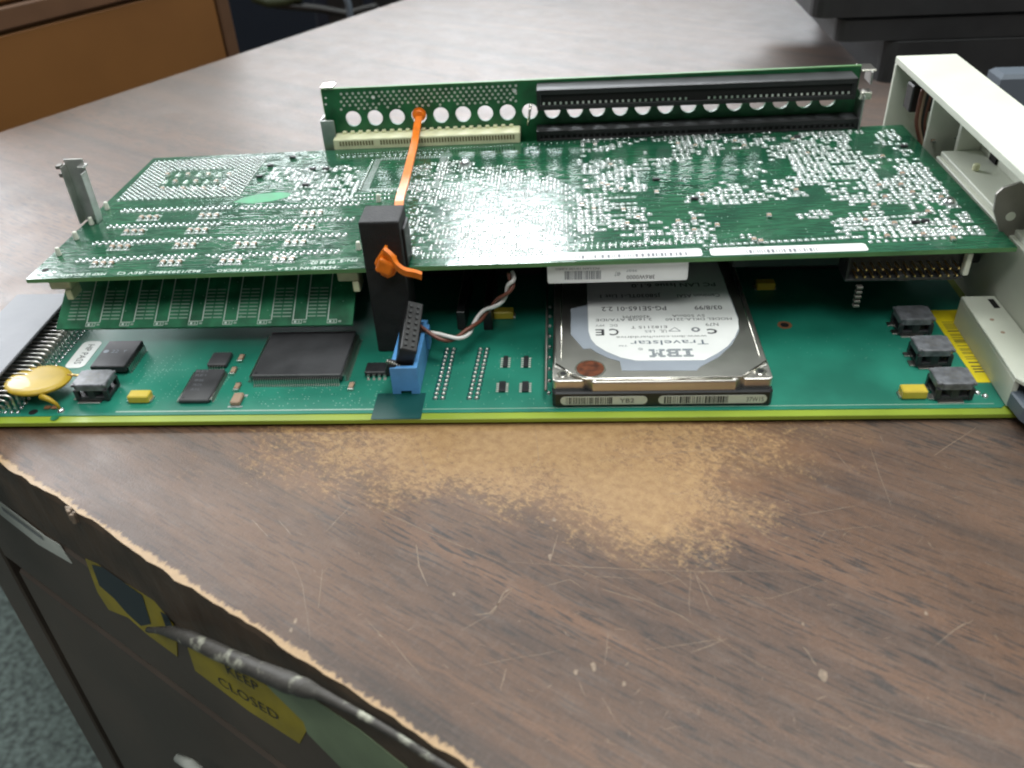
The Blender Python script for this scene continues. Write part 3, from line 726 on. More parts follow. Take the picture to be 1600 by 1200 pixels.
# power inductors: chamfered case on four legs
def inductor(x0, y0):
    w_, d_ = 12.0, 9.6; x1 = x0+w_; y1 = y0+d_; zt_ = 10.0
    mb_ = MB()
    poly = [(x0+1.6, y0), (x1-1.6, y0), (x1, y0+1.6), (x1, y1-1.6), (x1-1.6, y1), (x0+1.6, y1), (x0, y1-1.6), (x0, y0+1.6)]
    mb_.prism(poly, zt_-2.4, zt_, 'inductor', .45, seg=2)
    o = mb_.build('inductor', lb, base=((x0+x1)/2, (y0+y1)/2, ZB))
    m2 = MB(); m2.cyl(((x0+x1)/2, (y0+y1)/2, ZB+1.6), 4.0, 3.4, 'bracketdark', n=20)
    for k in range(6): m2.cyl(((x0+x1)/2, (y0+y1)/2, ZB+1.8+k*.5), 4.35, .32, 'castbase', n=20)
    m2.build('coil', o)
    m2 = MB(); m2.prism([(q[0]*.94+.06*(x0+x1)/2, q[1]*.94+.06*(y0+y1)/2) for q in poly], ZB+.5, ZB+1.9, 'chip', .2)
    for sx in (0, 1):
        for sy in (0, 1):
            cx = x0+.9+sx*(w_-1.8); cy = y0+.9+sy*(d_-1.8); m2.box(cx-.8, cx+.8, cy-.8, cy+.8, ZB+.3, zt_-2.3, 'chip', .2)
            m2.box(cx-1.0+sx*.8, cx+.2+sx*.8, cy-.6, cy+.6, zt_-1.2, zt_-.2, 'inductor', .2)
    m2.box((x0+x1)/2-1.3, (x0+x1)/2+1.3, y0+.2, y0+1.6, ZB+.5, zt_-2.3, 'chip', .2)
    m2.build('frame', o)
    m2 = MB(); m2.box(x0-1.4, x0+1.5, y0+1, y0+4, ZB, ZB+.5, 'pin', .15); m2.box(x0-1.4, x0+1.5, y1-3, y1-.6, ZB, ZB+.5, 'pin', .15); m2.box(x0+1, x1-3, y0-1.0, y0+.5, ZB, ZB+.4, 'pin', .15)
    m2.build('terminals', o)
    m2 = MB()
    for k, (s_, ww) in enumerate([('PULSE', 4.2), ('P5316', 4.6), ('9907', 3.4)]): text(m2, s_, ((x0+x1)/2, (y0+y1)/2+1.8-1.8*k, zt_+.03), X, Y, ww, 1.1, 'bracketdark')
    m2.build('marking', o)
    return o
i0 = inductor(116.0, 6.3)
dup(i0, (0, 18.9, 0), lb); dup(i0, (0.2, PZ(1411, 499, 10).y-6.3, 0), lb)
i3 = inductor(-168.3, 11.0)
# yellow barcode label on the right
mb = MB(); mb.prism([(133, 16.4), (141.2, 16.4), (143, 62), (132.5, 62)], ZB+.02, ZB+.12, 'yellowlabel'); yl = mb.build('barcode_label', lb, label='yellow barcode label')
mb = MB()
yy = 22.0; rb = random.Random(5)
while yy < 54:
    hh_ = rb.choice((.35, .35, .7)); mb.quad([(134.4, yy, ZB+.15), (138.3, yy, ZB+.15), (138.3, yy+hh_, ZB+.15), (134.4, yy+hh_, ZB+.15)], 'ink'); yy += hh_+rb.choice((.5, .9, 1.6))
text(mb, '5184-2209', (139.8, 36, ZB+.15), -Y, X, 22, 1.2, 'ink')
mb.build('barcode', yl)
# dark sockets standing in the shadow under the upper board
for u in (725, 765):
    p = PZ(u, 450, 12); mb = MB(); mb.box(p.x-1.6, p.x+1.6, p.y-16, p.y+18, ZB, 11, 'black', .3); mb.build('socket', lb)
for bx_ in ((-70, -10, 95, 160, 9), (72, 130, 95, 160, 12), (-180, -85, 85, 160, 8)):
    mb = MB(); mb.box(*bx_[:4], ZB, bx_[4], 'black', .5); mb.build('socket', lb)

# disc varistor with two leads
mb = MB(); ax = Vector((.04, .10, 1)).normalized(); c = Vector((-182, 15.8, 8.9)); q = Z.rotation_difference(ax)
ex_, ey_ = q @ X, q @ Y; vs = []; fs = []; n_ = 36
for r, z in ((0.01, -1.2), (8, -1.15), (10.3, -.8), (11, 0), (10.5, .6), (8.4, .95), (0.01, 1.1)):
    for k in range(n_):
        a = 2*math.pi*k/n_; vs.append(c+ex_*(r*math.cos(a))+ey_*(r*.93*math.sin(a))+ax*z)
for i in range(6):
    for k in range(n_): fs.append((i*n_+k, i*n_+(k+1) % n_, (i+1)*n_+(k+1) % n_, (i+1)*n_+k))
mb.add(vs, fs, 'disc', True); vr = mb.build('disc_varistor', lb, base=c)
mb = MB(); mb.tube([c+Vector((9, 3, 0)), c+Vector((12.5, 3.2, -.3)), c+Vector((15, 3.6, -2)), c+Vector((16, 4, -5.9))], .45, 'gold', 6)
mb.tube([c+Vector((5, -8.6, -.5)), c+Vector((8, -9.5, -1.2)), c+Vector((10, -9.7, -3)), c+Vector((10.6, -9.7, -5.9))], [1.2, .9, .6, .5], 'disc', 8); mb.dome((c.x+10.6, c.y-9.7, ZB), 1.3, 1.0, 'solder', 10)
mb.build('leads', vr)

# right-angle edge connector at the left end: steel shell, black insulator, bent pins
ec = thing('edge_connector', (-205, 40, 0), 'long brushed steel edge connector with bent pins at left end of base board', 'connector')
mb = MB(); mb.box(-217, -194.4, -45, 71, 10.9, 12, 'shell', .3); mb.box(-217, -216, -45, 71, 1, 10.9, 'bracket'); mb.box(-217, -194.6, 70, 71, 3.3, 10.9, 'bracket'); mb.build('shell', ec)
mb = MB(); mb.box(-215.8, -195.2, -45, 69.8, 1.2, 10.8, 'black', .2); mb.build('insulator', ec)
pr = None
for k in range(24):
    for r in range(4):
        y = 64-k*2.54; zz = 10.0-r*1.9; xe = -186.3-r*2.2
        if pr is None:
            m2 = MB(); PR0 = []
        if k == 0:
            m2 = MB(); m2.tube([(-195.4, y, zz), (xe-1.5, y, zz), (xe-.4, y, zz-.5), (xe, y, zz-1.5), (xe, y, ZB-.1)], .34, 'pin', 6)
            m2.dome((xe, y, ZB), .8, .55, 'solder', 7); PR0.append(m2.build('pin', ec, base=(xe, y, ZB))); pr = 1
        else: dup(PR0[r], (0, -2.54*k, 0), ec)
# ================================================================== BLUE HEADER, PLUG AND WIRES
bh = thing('blue_header', (-54, 26, 3), 'bright blue open box header on the base board left of the hard drive', 'connector')
HX0, HX1, HY0, HY1, HZ = -59.0, -49.8, 13.6, 44.0, 13.6
mb = MB()
mb.box(HX0, HX1, HY0, HY0+1.5, ZB+1.2, HZ, 'blue', .12); mb.box(HX0, HX0+2.8, HY0+.02, HY0+1.48, ZB+.1, ZB+1.3, 'blue'); mb.box(HX1-2.8, HX1, HY0+.02, HY0+1.48, ZB+.1, ZB+1.3, 'blue')
mb.box(HX1-1.4, HX1, HY0+1.45, HY1, ZB+.1, HZ, 'blue', .12); mb.box(HX0, HX0+1.4, HY0+1.45, HY1, ZB+.1, HZ, 'blue', .12)
mb.box(HX0, HX1, HY1-1.4, HY1, ZB+.1, HZ-.02, 'blue', .12); mb.box(HX1-.1, HX1+1.0, 36.0, 41, ZB+3, HZ, 'blue', .2)
mb.build('shroud', bh)
mb = MB()
for i in range(10):
    for s_ in (-1.27, 1.27): mb.box(-54.4+s_-.3, -54.4+s_+.3, 17+i*2.54-.3, 17+i*2.54+.3, ZB+.2, ZB+8, 'gold')
mb.build('contact_pins', bh)
pg = thing('ribbon_plug', (-54, 22, 12), 'black two row plug with loose pins pushed askew into the blue header', 'plug')
mb = MB()
def pluf(c_):                                # leaning plug: axis along the header, tipped up at the back
    v = Vector(c_); v = Matrix.Rotation(math.radians(20), 4, 'Y') @ v; v = Matrix.Rotation(math.radians(14), 4, 'X') @ v; return v+Vector((-55.2, 17.0, 11.6))
mb.box(-2.6, 3.0, 0, 22.5, -4, 9.0, 'black', .35, tf=pluf)
for i in range(8):
    for s_ in (-1.5, .9): mb.box(s_-.1, s_+.9, 1.6+i*2.54, 2.9+i*2.54, 8.95, 9.5, 'slotgrey', .1, tf=pluf)
mb.build('housing', pg)
mb = MB(); mb.box(-5.4, -2.5, -2.4, .8, -3, 2.2, 'black', .3, tf=pluf)
for i in range(7): mb.tube([pluf((-5.6+i*.85, -1.2+i*.1, 1.8-i*.2)), pluf((-5.7+i*.85, -2.0+i*.1, 4.0-i*.35))], .32, 'pin', 6)
mb.build('loose_pins', pg)
tw = thing('twisted_wires', (-30, 40, 12), 'white and brown wire pair twisted from the blue header plug up under the upper board', 'wire')
key = [(652, 512, 14.5, 24), (672, 520, 13.5, 24), (695, 528, 12.5, 25), (715, 528, 12, 27), (733, 517, 12.5, 30), (745, 503, 13, 33), (757, 488, 14.5, 36), (770, 478, 17, 38), (783, 468, 20, 41), (793, 455, 23.5, 45), (800, 440, 27, 50), (797, 425, 30, 56)]
cp = [PZ(u, v, z) for u, v, z, y in key]; Q = []
def crom(P_, n_):
    out = []
    for i in range(len(P_)-1):
        p0 = P_[max(i-1, 0)]; p1 = P_[i]; p2 = P_[i+1]; p3 = P_[min(i+2, len(P_)-1)]
        for j in range(n_):
            t = j/n_; out.append(.5*((2*p1)+(p2-p0)*t+(2*p0-5*p1+4*p2-p3)*t*t+(3*p1-p0-3*p2+p3)*t**3))
    out.append(P_[-1]); return out
Q = crom(cp, 8)
for s_, mt, ph, nm in ((0, 'wirewhite', 0, 'white_wire'), (1, 'wirebrown', math.pi, 'brown_wire')):
    W_ = []
    for i, p in enumerate(Q):
        d = (Q[min(i+1, len(Q)-1)]-Q[max(i-1, 0)]).normalized(); u_ = d.cross(Z).normalized(); w_ = d.cross(u_)
        a = i*.21+ph+.9; W_.append(p+(u_*math.cos(a)+w_*math.sin(a))*.85)
    mb = MB(); mb.tube(W_, .72, mt, 10); mb.build(nm, tw)

# ================================================================== HARD DRIVE
def crop7(x_, y_): return (800+x_/3.8095, 370+y_/3.8095)
hd = thing('hard_drive', (30, 55, 3), 'slim steel laptop hard drive with white round ended label on the base board', 'hard drive')
hx0, hx1, hy0 = -5.2, 64.9, 5.0
mb = MB(); mb.prism([(hx0, hy0+1), (hx0+1, hy0), (hx1-1, hy0), (hx1, hy0+1), (hx1, hy0+99), (hx0, hy0+99)], 3.6, 9.0, 'castbase', .5); base_ = mb.build('base', hd)
# cover outline traced as in plan: full width, with cut front corners
ZC = 12.9
def HP(u, v, z=ZC): return PZ(u, v, z)
cor = [(hx0+14.5, hy0+.6), (hx1-11.5, hy0+.6), (hx1-8, hy0+3.3), (hx1-8, hy0+99), (hx0+9.5, hy0+99), (hx0+9.5, hy0+3.6)]
main = [(hx0+.3, hy0+9), (hx0+9.5, hy0+3.6), (hx0+13, hy0+.7), (hx1-12, hy0+.7), (hx1-8.6, hy0+3.3), (hx1-.3, hy0+9), (hx1-.3, hy0+98.6), (hx0+.3, hy0+98.6)]
mb = MB(); mb.prism(main, 7.6, ZC, 'steel', .9, seg=3); cov = mb.build('cover', hd)
mb = MB()
mb.prism(rrect(hx0+.1, hx0+11, hy0+1.8, hy0+14, 1.6), 9.0, ZC-.5, 'steel', .4, seg=2); mb.prism(rrect(hx1-10, hx1-.1, hy0+1.8, hy0+14, 1.6), 9.0, ZC-.5, 'steel', .4, seg=2)
mb.build('corner_lugs', cov)
mb = MB()
zc = ZC+.05
def ridge(pts, r=.35, mt='steelbright'): mb.tube([Vector((x_, y_, zc)) for x_, y_ in pts], r, mt, 8)
ridge([PZ(*crop7(q_[0], q_[1]), zc)[:2] for q_ in ((262, 757), (372, 828), (440, 848), (1368, 834), (1510, 742))], .42)
ridge([(hx0+3.0, hy0+14.0), (hx0+3.0, hy0+96)], .3); ridge([(hx1-2.4, hy0+14), (hx1-2.4, hy0+96)], .3)
ridge([(hx0+14.0, hy0+1.3), (hx1-13, hy0+1.3)], .3)
mb.build('pressed_ridges', cov)
for (cx, cy) in ((hx0+3.6, hy0+5.2), (hx1-3.6, hy0+5.2)):
    mb = MB(); mb.cyl((cx, cy, ZC-.5), 2.0, .7, 'steelbright', n=24, bev=.2); mb.cyl((cx, cy, ZC+.19), 1.1, .05, 'castbase', n=6); mb.cyl((cx, cy, ZC-.5), 2.7, .2, 'steel', n=24); mb.build('screw', cov)
# blue-grey foil and white label
def lab_poly(pts, z): return [PZ(*crop7(a, b), z)[:2] for a, b in pts]
g = lab_poly([(350, 430), (350, 580), (425, 668), (468, 664), (505, 690), (575, 722), (642, 742), (655, 797), (1100, 796), (1116, 776), (1230, 715), (1310, 640), (1352, 560), (1345, 480)], ZC+.06)
gx = g[-1][0]; mb = MB(); mb.prism(g+[(gx-1.5, hy0+82), (g[0][0]+7, hy0+82), (g[0][0]+6.6, g[0][1]+3)], ZC+.0, ZC+.12, 'greylabel'); fo = mb.build('foil_plate', cov)
wz = ZC+.13
p_ = lab_poly([(447, 300), (455, 560), (470, 610), (500, 645), (560, 683), (650, 720), (740, 738), (1145, 735), (1225, 693), (1285, 650), (1325, 600), (1349, 545), (1345, 490), (1310, 400)], wz)
mb = MB(); mb.prism(p_+[(p_[-1][0]-.8, hy0+80), (p_[0][0]-.2, hy0+80)], wz-.01, wz+.1, 'white'); wlb = mb.build('white_label', hd)
mb = MB(); zt_ = wz+.14
def ht(s_, x_, y_, wpx, hmm, mt='ink', bold=0.0):
    p = PZ(*crop7(x_, y_), zt_); a = PZ(*crop7(x_-wpx/2, y_), zt_); b2 = PZ(*crop7(x_+wpx/2, y_), zt_)
    text(mb, s_, p, -X, -Y, (b2-a).length, hmm, mt, bold)
# striped three-letter logo
IBM = {'I': ['#######', '#######', '..###..', '..###..', '..###..', '..###..', '#######', '#######'],
       'B': ['#########.', '##########', '..##...###', '..#######.', '..#######.', '..##...###', '##########', '#########.'],
       'M': ['####...####', '#####.#####', '..###.###..', '..#######..', '..##.#.##..', '..##...##..', '####.#.####', '####...####']}
c0 = PZ(*crop7(947, 690), zt_); wd = (PZ(*crop7(815, 690), zt_)-PZ(*crop7(1078, 690), zt_)).length
cols = 7+1+10+1+11; cw = wd/cols; rh = 4.9/8; k = 0
for ch_ in 'IBM':
    rows = IBM[ch_]
    for r, row in enumerate(rows):
        i = 0
        while i < len(row):
            if row[i] == '#':
                j = i
                while j < len(row) and row[j] == '#': j += 1
                xa = c0.x+wd/2-(k+i)*cw; xb = c0.x+wd/2-(k+j)*cw; yt = c0.y-2.45+r*rh
                mb.quad([(xb, yt, zt_), (xa, yt, zt_), (xa, yt+rh*.66, zt_), (xb, yt+rh*.66, zt_)], 'inkblue')
                i = j
            else: i += 1
    k += len(rows[0])+1
ht('®', 765, 668, 30, 1.6, 'inkgrey'); ht('Travelstar', 935, 630, 465, 2.9, 'inkblue'); ht('™', 662, 646, 50, 1.3, 'inkgrey')
ht('www.ibm.com/harddrive', 890, 595, 540, 1.3, 'ink'); ht('LES', 820, 563, 60, 1.5, 'inkgrey'); ht('E182115 T', 815, 538, 215, 1.7, 'ink')
ht('C', 608, 568, 56, 4.2, 'ink', .02); ht('E', 523, 570, 52, 4.0, 'ink', .02); ht('C', 1192, 563, 60, 3.0, 'ink', .04); ht('UL', 900, 562, 40, 2.0, 'ink'); ht('N79', 1190, 522, 76, 2.0, 'ink'); ht('DC', 604, 528, 45, 1.6, 'ink'); ht('PPY', 522, 528, 52, 1.2, 'ink')
ht('MODEL DKLA-22160', 1110, 490, 395, 1.7, 'ink'); ht('2.16GB ATA/IDE', 665, 494, 335, 1.7, 'ink'); ht('5V 500mA', 1050, 470, 195, 1.7, 'ink'); ht('4200RPM', 740, 476, 160, 1.7, 'ink')
ht('03/8/99', 1168, 422, 165, 2.8, 'ink', .01); ht('PG-5E165-01 2.2', 725, 428, 385, 3.0, 'ink', .01); ht('Caminon ASAI', 1110, 350, 255, 2.5, 'ink', .01); ht('J58030TL-1 List 1', 705, 352, 360, 2.5, 'ink', .01); ht('PC LAN Issue 6.1.0', 960, 288, 500, 2.8, 'ink', .01)
tri = [PZ(*crop7(a, b), zt_) for a, b in ((968, 540), (932, 562), (1003, 562))]
for i in range(3): mb.tube([tri[i], tri[(i+1) % 3]], .12, 'inkgrey', 4)
cc = PZ(*crop7(1093, 552), zt_); mb.cyl(cc, 1.5, .03, 'inkgrey', n=16); mb.cyl(cc+Z*.03, .8, .02, 'white', n=5)
mb.build('printing', wlb)
# seal disc in silver ring
c = PZ(*crop7(466, 786), ZC); mb = MB(); mb.cyl((c.x, c.y, ZC-.02), 5.1, .18, 'steelbright', n=40, bev=.08); mb.cyl((c.x, c.y, ZC+.16), 4.5, .05, 'copper', n=40); mb.build('seal', cov)
# front stickers
def front_sticker(x0, x1, txt, tx, bw, seed):
    mb_ = MB(); mb_.prism(rrect(x0, x1, 4.3, 7.5, 1.55, 6), -.12, 0, 'whitedirty', tf=lambda q_: Vector((q_.x, hy0+q_.z-.01, q_.y)))
    o = mb_.build('front_sticker', base_)
    # printed face stands a hair in front
    m2 = MB(); barcode(m2, (x0+bw/2+1.8, hy0-.17, 5.9), X, Z, bw, 2.7, 'ink', seed); text(m2, txt, (tx, hy0-.17, 5.9), X, Z, 4.6 if len(txt) < 4 else 5.4, 1.8, 'ink')
    m2.build('barcode', base_)
front_sticker(hx0+2.6, hx0+30.5, 'YB2', hx0+24.0, 15, 4); front_sticker(hx0+34, hx1-1.8, '37W15', hx1-5.5, 21, 9)
mb = MB()
for s_ in (0, 1):
    for i in range(9): p = Vector(((hx0-1.3) if s_ == 0 else hx1+1.3, hy0+8+i*(5.2 if s_ else 7), ZB)); mb.dome(p, .8, .9, 'pin', 7)
mb.build('mounting_solder', lb)
mb = MB(); mb.tube([(hx0-2.2, 10, 6.5), (hx0-2.4, 60, 6.5), (hx0-2.6, 95, 7)], .5, 'bracketdark', 6); mb.build('side_rail', hd)

# ================================================================== MEMORY MODULE (leaning under the upper board)
mm = thing('memory_module', (-130, 50, 12), 'bare green memory module with white printed outlines leaning under the upper board at the left', 'memory module')
AN = math.radians(31); mex = Vector((1, 0, -.002)); mey = Vector((0, math.cos(AN), math.sin(AN))); mez = mex.cross(mey).normalized(); mo0 = PY(87, 514, 44.0)
mw = (PY(551, 508, 44.0)-mo0).length; mh = 33.0
def mt_(c_): return mo0+mex*c_[0]+mey*c_[1]+mez*c_[2]
mb = MB(); mb.box(0, mw, 0, mh, -1.2, 0, 'mask_dimm', .1, tf=mt_); mb.build('module_board', mm)
mb = MB()
def mq(x0, x1, y0, y1, mt='silk'): mb.quad([mt_((x0, y0, .03)), mt_((x1, y0, .03)), mt_((x1, y1, .03)), mt_((x0, y1, .03))], mt)
cols_ = 8; cwid = mw/8.6
for i in range(cols_):
    xa = 3.2+i*cwid; xb = xa+cwid*.62
    mq(xa+cwid*.62, xa+cwid*.62+.34, 2.4, mh-2); 
    if i < 7: mq(xa+cwid-.0, xa+cwid+.34, 2.4, mh-2); mq(xa+cwid*.62, xa+cwid, 2.3, 2.5)
    for j in range(9):
        y = 3.6+j*1.45; mq(xa+.5, xa+cwid*.27, y, y+.45, 'silk_dim'); mq(xa+cwid*.31, xa+cwid*.56, y, y+.45, 'silk_dim')
    xr = xa+cwid*.66; 
    for (a, b2, c_, d_) in ((xr-.6, xr+3.0, .75, .95), (xr-.6, xr+3.0, 2.2, 2.4), (xr-.6, xr-.4, .75, 2.4), (xr+2.8, xr+3.0, .75, 2.4)): mq(a, b2, c_, d_)
    mq(xr+.1, xr+1.0, 1.1, 2.0); mq(xr+1.5, xr+2.3, 1.1, 2.0, 'silk_dim'); mq(xr+3.5, xr+4.6, 1.1, 1.9, 'silk_dim')
mb.build('printed_outlines', mm)
mb = MB()
for i in range(0, 60): mb.dome(mt_((2+(mw-4)*rs.random(), 3+26*rs.random(), 0)), .2, .1, 'via', 5)
mb.build('plated_holes', mm, kind='stuff')

# ================================================================== UPPER BOARD
ub_bl = Vector(PZ(40, 436.5, 34.0)); ub_br = PZ(1590, 386.5, 37.5); ub_tr = PZ(1410, 195, 37.5); ub_tl = PZ(240, 247, 34.0)
TL = (37.5-34.0)/(ub_br.x-ub_bl.x)
NB = Vector((-TL, 0, 1)).normalized(); EB = Vector((1, 0, TL)).normalized()
def zb(x_): return 34.0+(x_-ub_bl.x)*TL
def U(u, v, h=0.0): return OP(u, v, ub_bl+NB*h, NB)
def UX(x_, y_, h=0.0): return Vector((x_, y_, zb(x_)+h))
ub = thing('single_board_computer', UX(-20, 100, -1.6), 'wide glossy green circuit board covered in silver solder joints raised above the base board', 'circuit board')
mb = MB(); q = [ub_bl, ub_br, ub_tr, ub_tl]
vs = [Vector(p) for p in q]+[Vector(p)-Z*1.6 for p in q]
mb.add(vs, [(0, 1, 2, 3)], 'mask_up'); mb.add(vs, [(7, 6, 5, 4)], 'mask_dimm'); mb.add(vs, [(0, 4, 5, 1), (1, 5, 6, 2), (2, 6, 7, 3), (3, 7, 4, 0)], 'edge_green')
mb.build('board', ub)
SJ = MB(); SP = MB()                         # solder joints, tinned pads
def jt(p, r=.5, h=.42, mt='solder', ay=1.0): SJ.dome(p, r, h, mt, 7, ay=ay)
def pad(p, wx, wy, mt='pad', h=.05):
    c_ = p; SP.add([c_+Vector((-wx/2, -wy/2, h)), c_+Vector((wx/2, -wy/2, h)), c_+Vector((wx/2, wy/2, h)), c_+Vector((-wx/2, wy/2, h))], [(0, 1, 2, 3)], mt)
ru = random.Random(5)
# processor socket field
c4 = [U(243, 252), U(413, 250), U(378, 313), U(188, 313)]; x0 = c4[3].x; x1 = (c4[1].x+c4[2].x)/2; y0 = c4[3].y; y1 = c4[0].y
x0 = (c4[0].x+c4[3].x)/2
nx = int((x1-x0)/1.27); ny = int((y1-y0)/1.27)
for i in range(nx+1):
    for j in range(ny+1):
        if (i+j) % 2: continue
        inner = nx*.24 < i < nx*.80 and ny*.28 < j < ny*.72
        if inner: continue
        p = UX(x0+i*1.27, y0+j*1.27); jt(p+Z*.02, .52, .5); 
        if ru.random() < .8: pad(p, 1.0, 1.0)
# four long rows of paired joints for memory sockets
ROWS = [((194, 330), (360, 325), (378, 326), (388, 326), (560, 319)), ((172, 355), (344, 350), (362, 349.5), (372, 350), (552, 343)),
        ((150, 381), (328, 374), (344, 373.5), (355, 374), (540, 368)), ((124, 408), (305, 400), (325, 400), (337, 401), (528, 394))]
for (a, b2, g_, c_, d_) in ROWS:
    for s0, s1 in ((a, b2), (c_, d_)):
        A = U(*s0); B = U(*s1); n_ = int((B-A).length/2.42)
        for i in range(n_+1):
            p = A.lerp(B, i/n_); jt(p+Vector((0, .8, .02)), .62, .55); jt(p+Vector((-.6, -.8, .02)), .62, .55); pad(p+Vector((-.1, 0, 0)), .5, 2.2)
    G = U(*g_); jt(G+Z*.02, 1.05, .5, ay=.6)
# groups of three capacitors with outlines
smd_src = None
def smd_cap(p, col_='tan'):
    global smd_src
    base_p = Vector(p)
    if smd_src is None:
        m2 = MB(); m2.box(p.x-.75, p.x+.75, p.y-.8, p.y+.8, p.z+.1, p.z+1.0, col_, .1)
        m2.box(p.x-.8, p.x+.8, p.y-1.5, p.y-.8, p.z+.05, p.z+1.0, 'solder', .12); m2.box(p.x-.8, p.x+.8, p.y+.8, p.y+1.5, p.z+.05, p.z+1.0, 'solder', .12)
        smd_src = m2.build('chip_capacitor', ub, base=base_p); return smd_src
    return dup(smd_src, base_p-ORG[smd_src.name], ub)
CL = [(233, 341), (327, 338), (489, 334), (210, 363), (309, 361), (476, 356), (188, 387), (290, 384), (385, 383), (462, 380), (162, 413), (268, 411), (362, 409), (444, 406)]
for u, v in CL:
    c_ = U(u, v)
    for k_ in (-1, 0, 1):
        p = c_+Vector((k_*3.0, 0, 0)); smd_cap(p)
        for s_ in (-1, 1): pad(p+Vector((0, s_*1.9, 0)), 2.6, 1.0); jt(p+Vector((ru.uniform(-.3, .3), s_*2.0, .03)), .5, .35)
        for s_ in (-1, 1): SP.add([p+Vector((s_*1.4-.06, -2.6, .04)), p+Vector((s_*1.4+.06, -2.6, .04)), p+Vector((s_*1.4+.06, 2.6, .04)), p+Vector((s_*1.4-.06, 2.6, .04))], [(0, 1, 2, 3)], 'silk')
# small extras in the socket centre
for i in range(7):
    for j in range(3):
        c_ = U(262+i*16+j*4-8, 296-j*11); p = c_
        pad(p, 2.0, 3.2, 'silk_dim'); jt(p+Vector((0, 1.2, .05)), .55, .5); jt(p+Vector((0, -1.2, .05)), .55, .5); 
        if (i+j) % 2 == 0: smd_cap(p)
# generic component pads: cell() = a tinned rectangle with a shiny joint
def cell(p, kind=0):
    if kind == 0: pad(p+Vector((ru.uniform(-.2, .2), ru.uniform(-.2, .2), 0)), ru.uniform(1.8, 2.6), ru.uniform(1.7, 2.3)); jt(p+Z*.03, ru.uniform(.5, .82), ru.uniform(.3, .55))
    elif kind == 1: pad(p, 1.5, 1.2); pad(p+Vector((0, 1.9, 0)), 1.5, 1.2); jt(p+Z*.03, .5, .35); jt(p+Vector((0, 1.9, .03)), .5, .35)
    else: pad(p, 1.2, 2.2); jt(p+Z*.03, .4, .3)
def inside(u, v, poly):
    r = False; n_ = len(poly)
    for i in range(n_):
        (xa, ya), (xb, yb) = poly[i], poly[(i+1) % n_]
        if (ya > v) != (yb > v) and u < (xb-xa)*(v-ya)/(yb-ya)+xa: r = not r
    return r
def back(p):                                 # room point -> photo pixel, for choosing which region a pad belongs to
    d = p-C0; z = d.dot(fwd); return 800+F_*d.dot(RR)/z, 600-F_*d.dot(UU)/z
EMPTY = [[(1000, 268), (1050, 255), (1120, 262), (1130, 290), (1080, 305), (1010, 300)], [(1075, 320), (1180, 318), (1290, 300), (1292, 325), (1250, 335), (1110, 345)],
         [(1290, 325), (1330, 320), (1360, 318), (1360, 330), (1300, 345)], [(1180, 345), (1300, 342), (1310, 390), (1200, 392)], [(1390, 190), (1420, 196), (1590, 388), (1555, 388), (1440, 250)],
         [(820, 205), (905, 205), (900, 235), (850, 240)], [(1120, 235), (1200, 232), (1200, 250), (1130, 255)], [(1190, 255), (1235, 245), (1240, 275), (1200, 285)], [(1370, 255), (1395, 250), (1400, 275), (1375, 280)],
         [(1240, 318), (1330, 312), (1330, 322), (1250, 330)], [(950, 300), (1000, 302), (1000, 320), (960, 322)], [(1330, 210), (1370, 205), (1360, 240), (1325, 235)], [(735, 235), (790, 235), (790, 262), (740, 262)]]
REG = [(905, 215, .55), (1195, 210, .8)]
mapn = {}
def dens(u, v):
    for poly in EMPTY:
        if inside(u, v, poly): return 0.0
    g = math.sin(u*.031+v*.052)+math.sin(u*.017-v*.083+1.3)+math.sin(u*.06+v*.03)*.5
    if u < 1010: return .60+.16*g
    if u < 1190: return .46+.22*g
    return .72+.15*g
grid = 2.54; xg = -20.0
occ = set()
for gi in range(-30, 80):
    for gj in range(16, 70):
        x_ = gi*grid+ru.choice((0, 0, .6)); y_ = gj*grid*.94
        p = UX(x_, y_); u, v = back(p)
        if u < 905 or u > 1590 or v < 205 or v > 384: continue
        if y_ > 160 or y_ < 53.5: continue
        # right board edge margin
        if p.x > ub_br.x-4: continue
        cellkey = (gi//3, gj//2)
        if cellkey not in mapn: mapn[cellkey] = ru.random()
        D = dens(u, v)
        if D <= 0: continue
        if mapn[cellkey]*.55+ru.random()*.45 < D:
            cell(p, 1 if (gj % 2 == 0 and mapn[cellkey] < .25) else 0)
# block between socket and middle: pads left of the orange strap
SMALL = [[(425, 250), (505, 246), (520, 300), (400, 300)], ]
for gi in range(-60, 10):
    for gj in range(16, 66):
        x_ = gi*2.1; y_ = gj*2.1; p = UX(x_, y_); u, v = back(p)
        if 418 < u < 560 and 243 < v < 314 and ru.random() < (.48 if u < 520 else .6) and not (u < 450 and v > 285): cell(p, 0 if ru.random() < .6 else 2)
# outlined square chip footprint (pads in a ring) right of it
a = U(572, 297); b2 = U(688, 245); X0_, X1_, Y0_, Y1_ = a.x+1, U(672, 300).x, a.y, b2.y
k_ = 0
while X0_+k_*1.1 < X1_:
    for yy in (Y0_, Y1_): pad(UX(X0_+k_*1.1, yy), .6, 2.6, 'pad'); 
    if k_ % 2: jt(UX(X0_+k_*1.1, Y0_-2.2, .03), .45, .4); jt(UX(X0_+k_*1.1, Y1_+2.2, .03), .45, .4)
    k_ += 1
k_ = 0
while Y0_+k_*1.1 < Y1_:
    for xx in (X0_-1.5, X1_+1.5): pad(UX(xx, Y0_+k_*1.1), 2.6, .6, 'pad')
    if k_ % 2: jt(UX(X0_-3.8, Y0_+k_*1.1, .03), .5, .4); jt(UX(X1_+3.6, Y0_+k_*1.1, .03), .5, .4)
    k_ += 1
for i in range(40): jt(UX(ru.uniform(X0_+2, X1_-2), ru.uniform(Y0_+2, Y1_-2), .01), .16, .08)
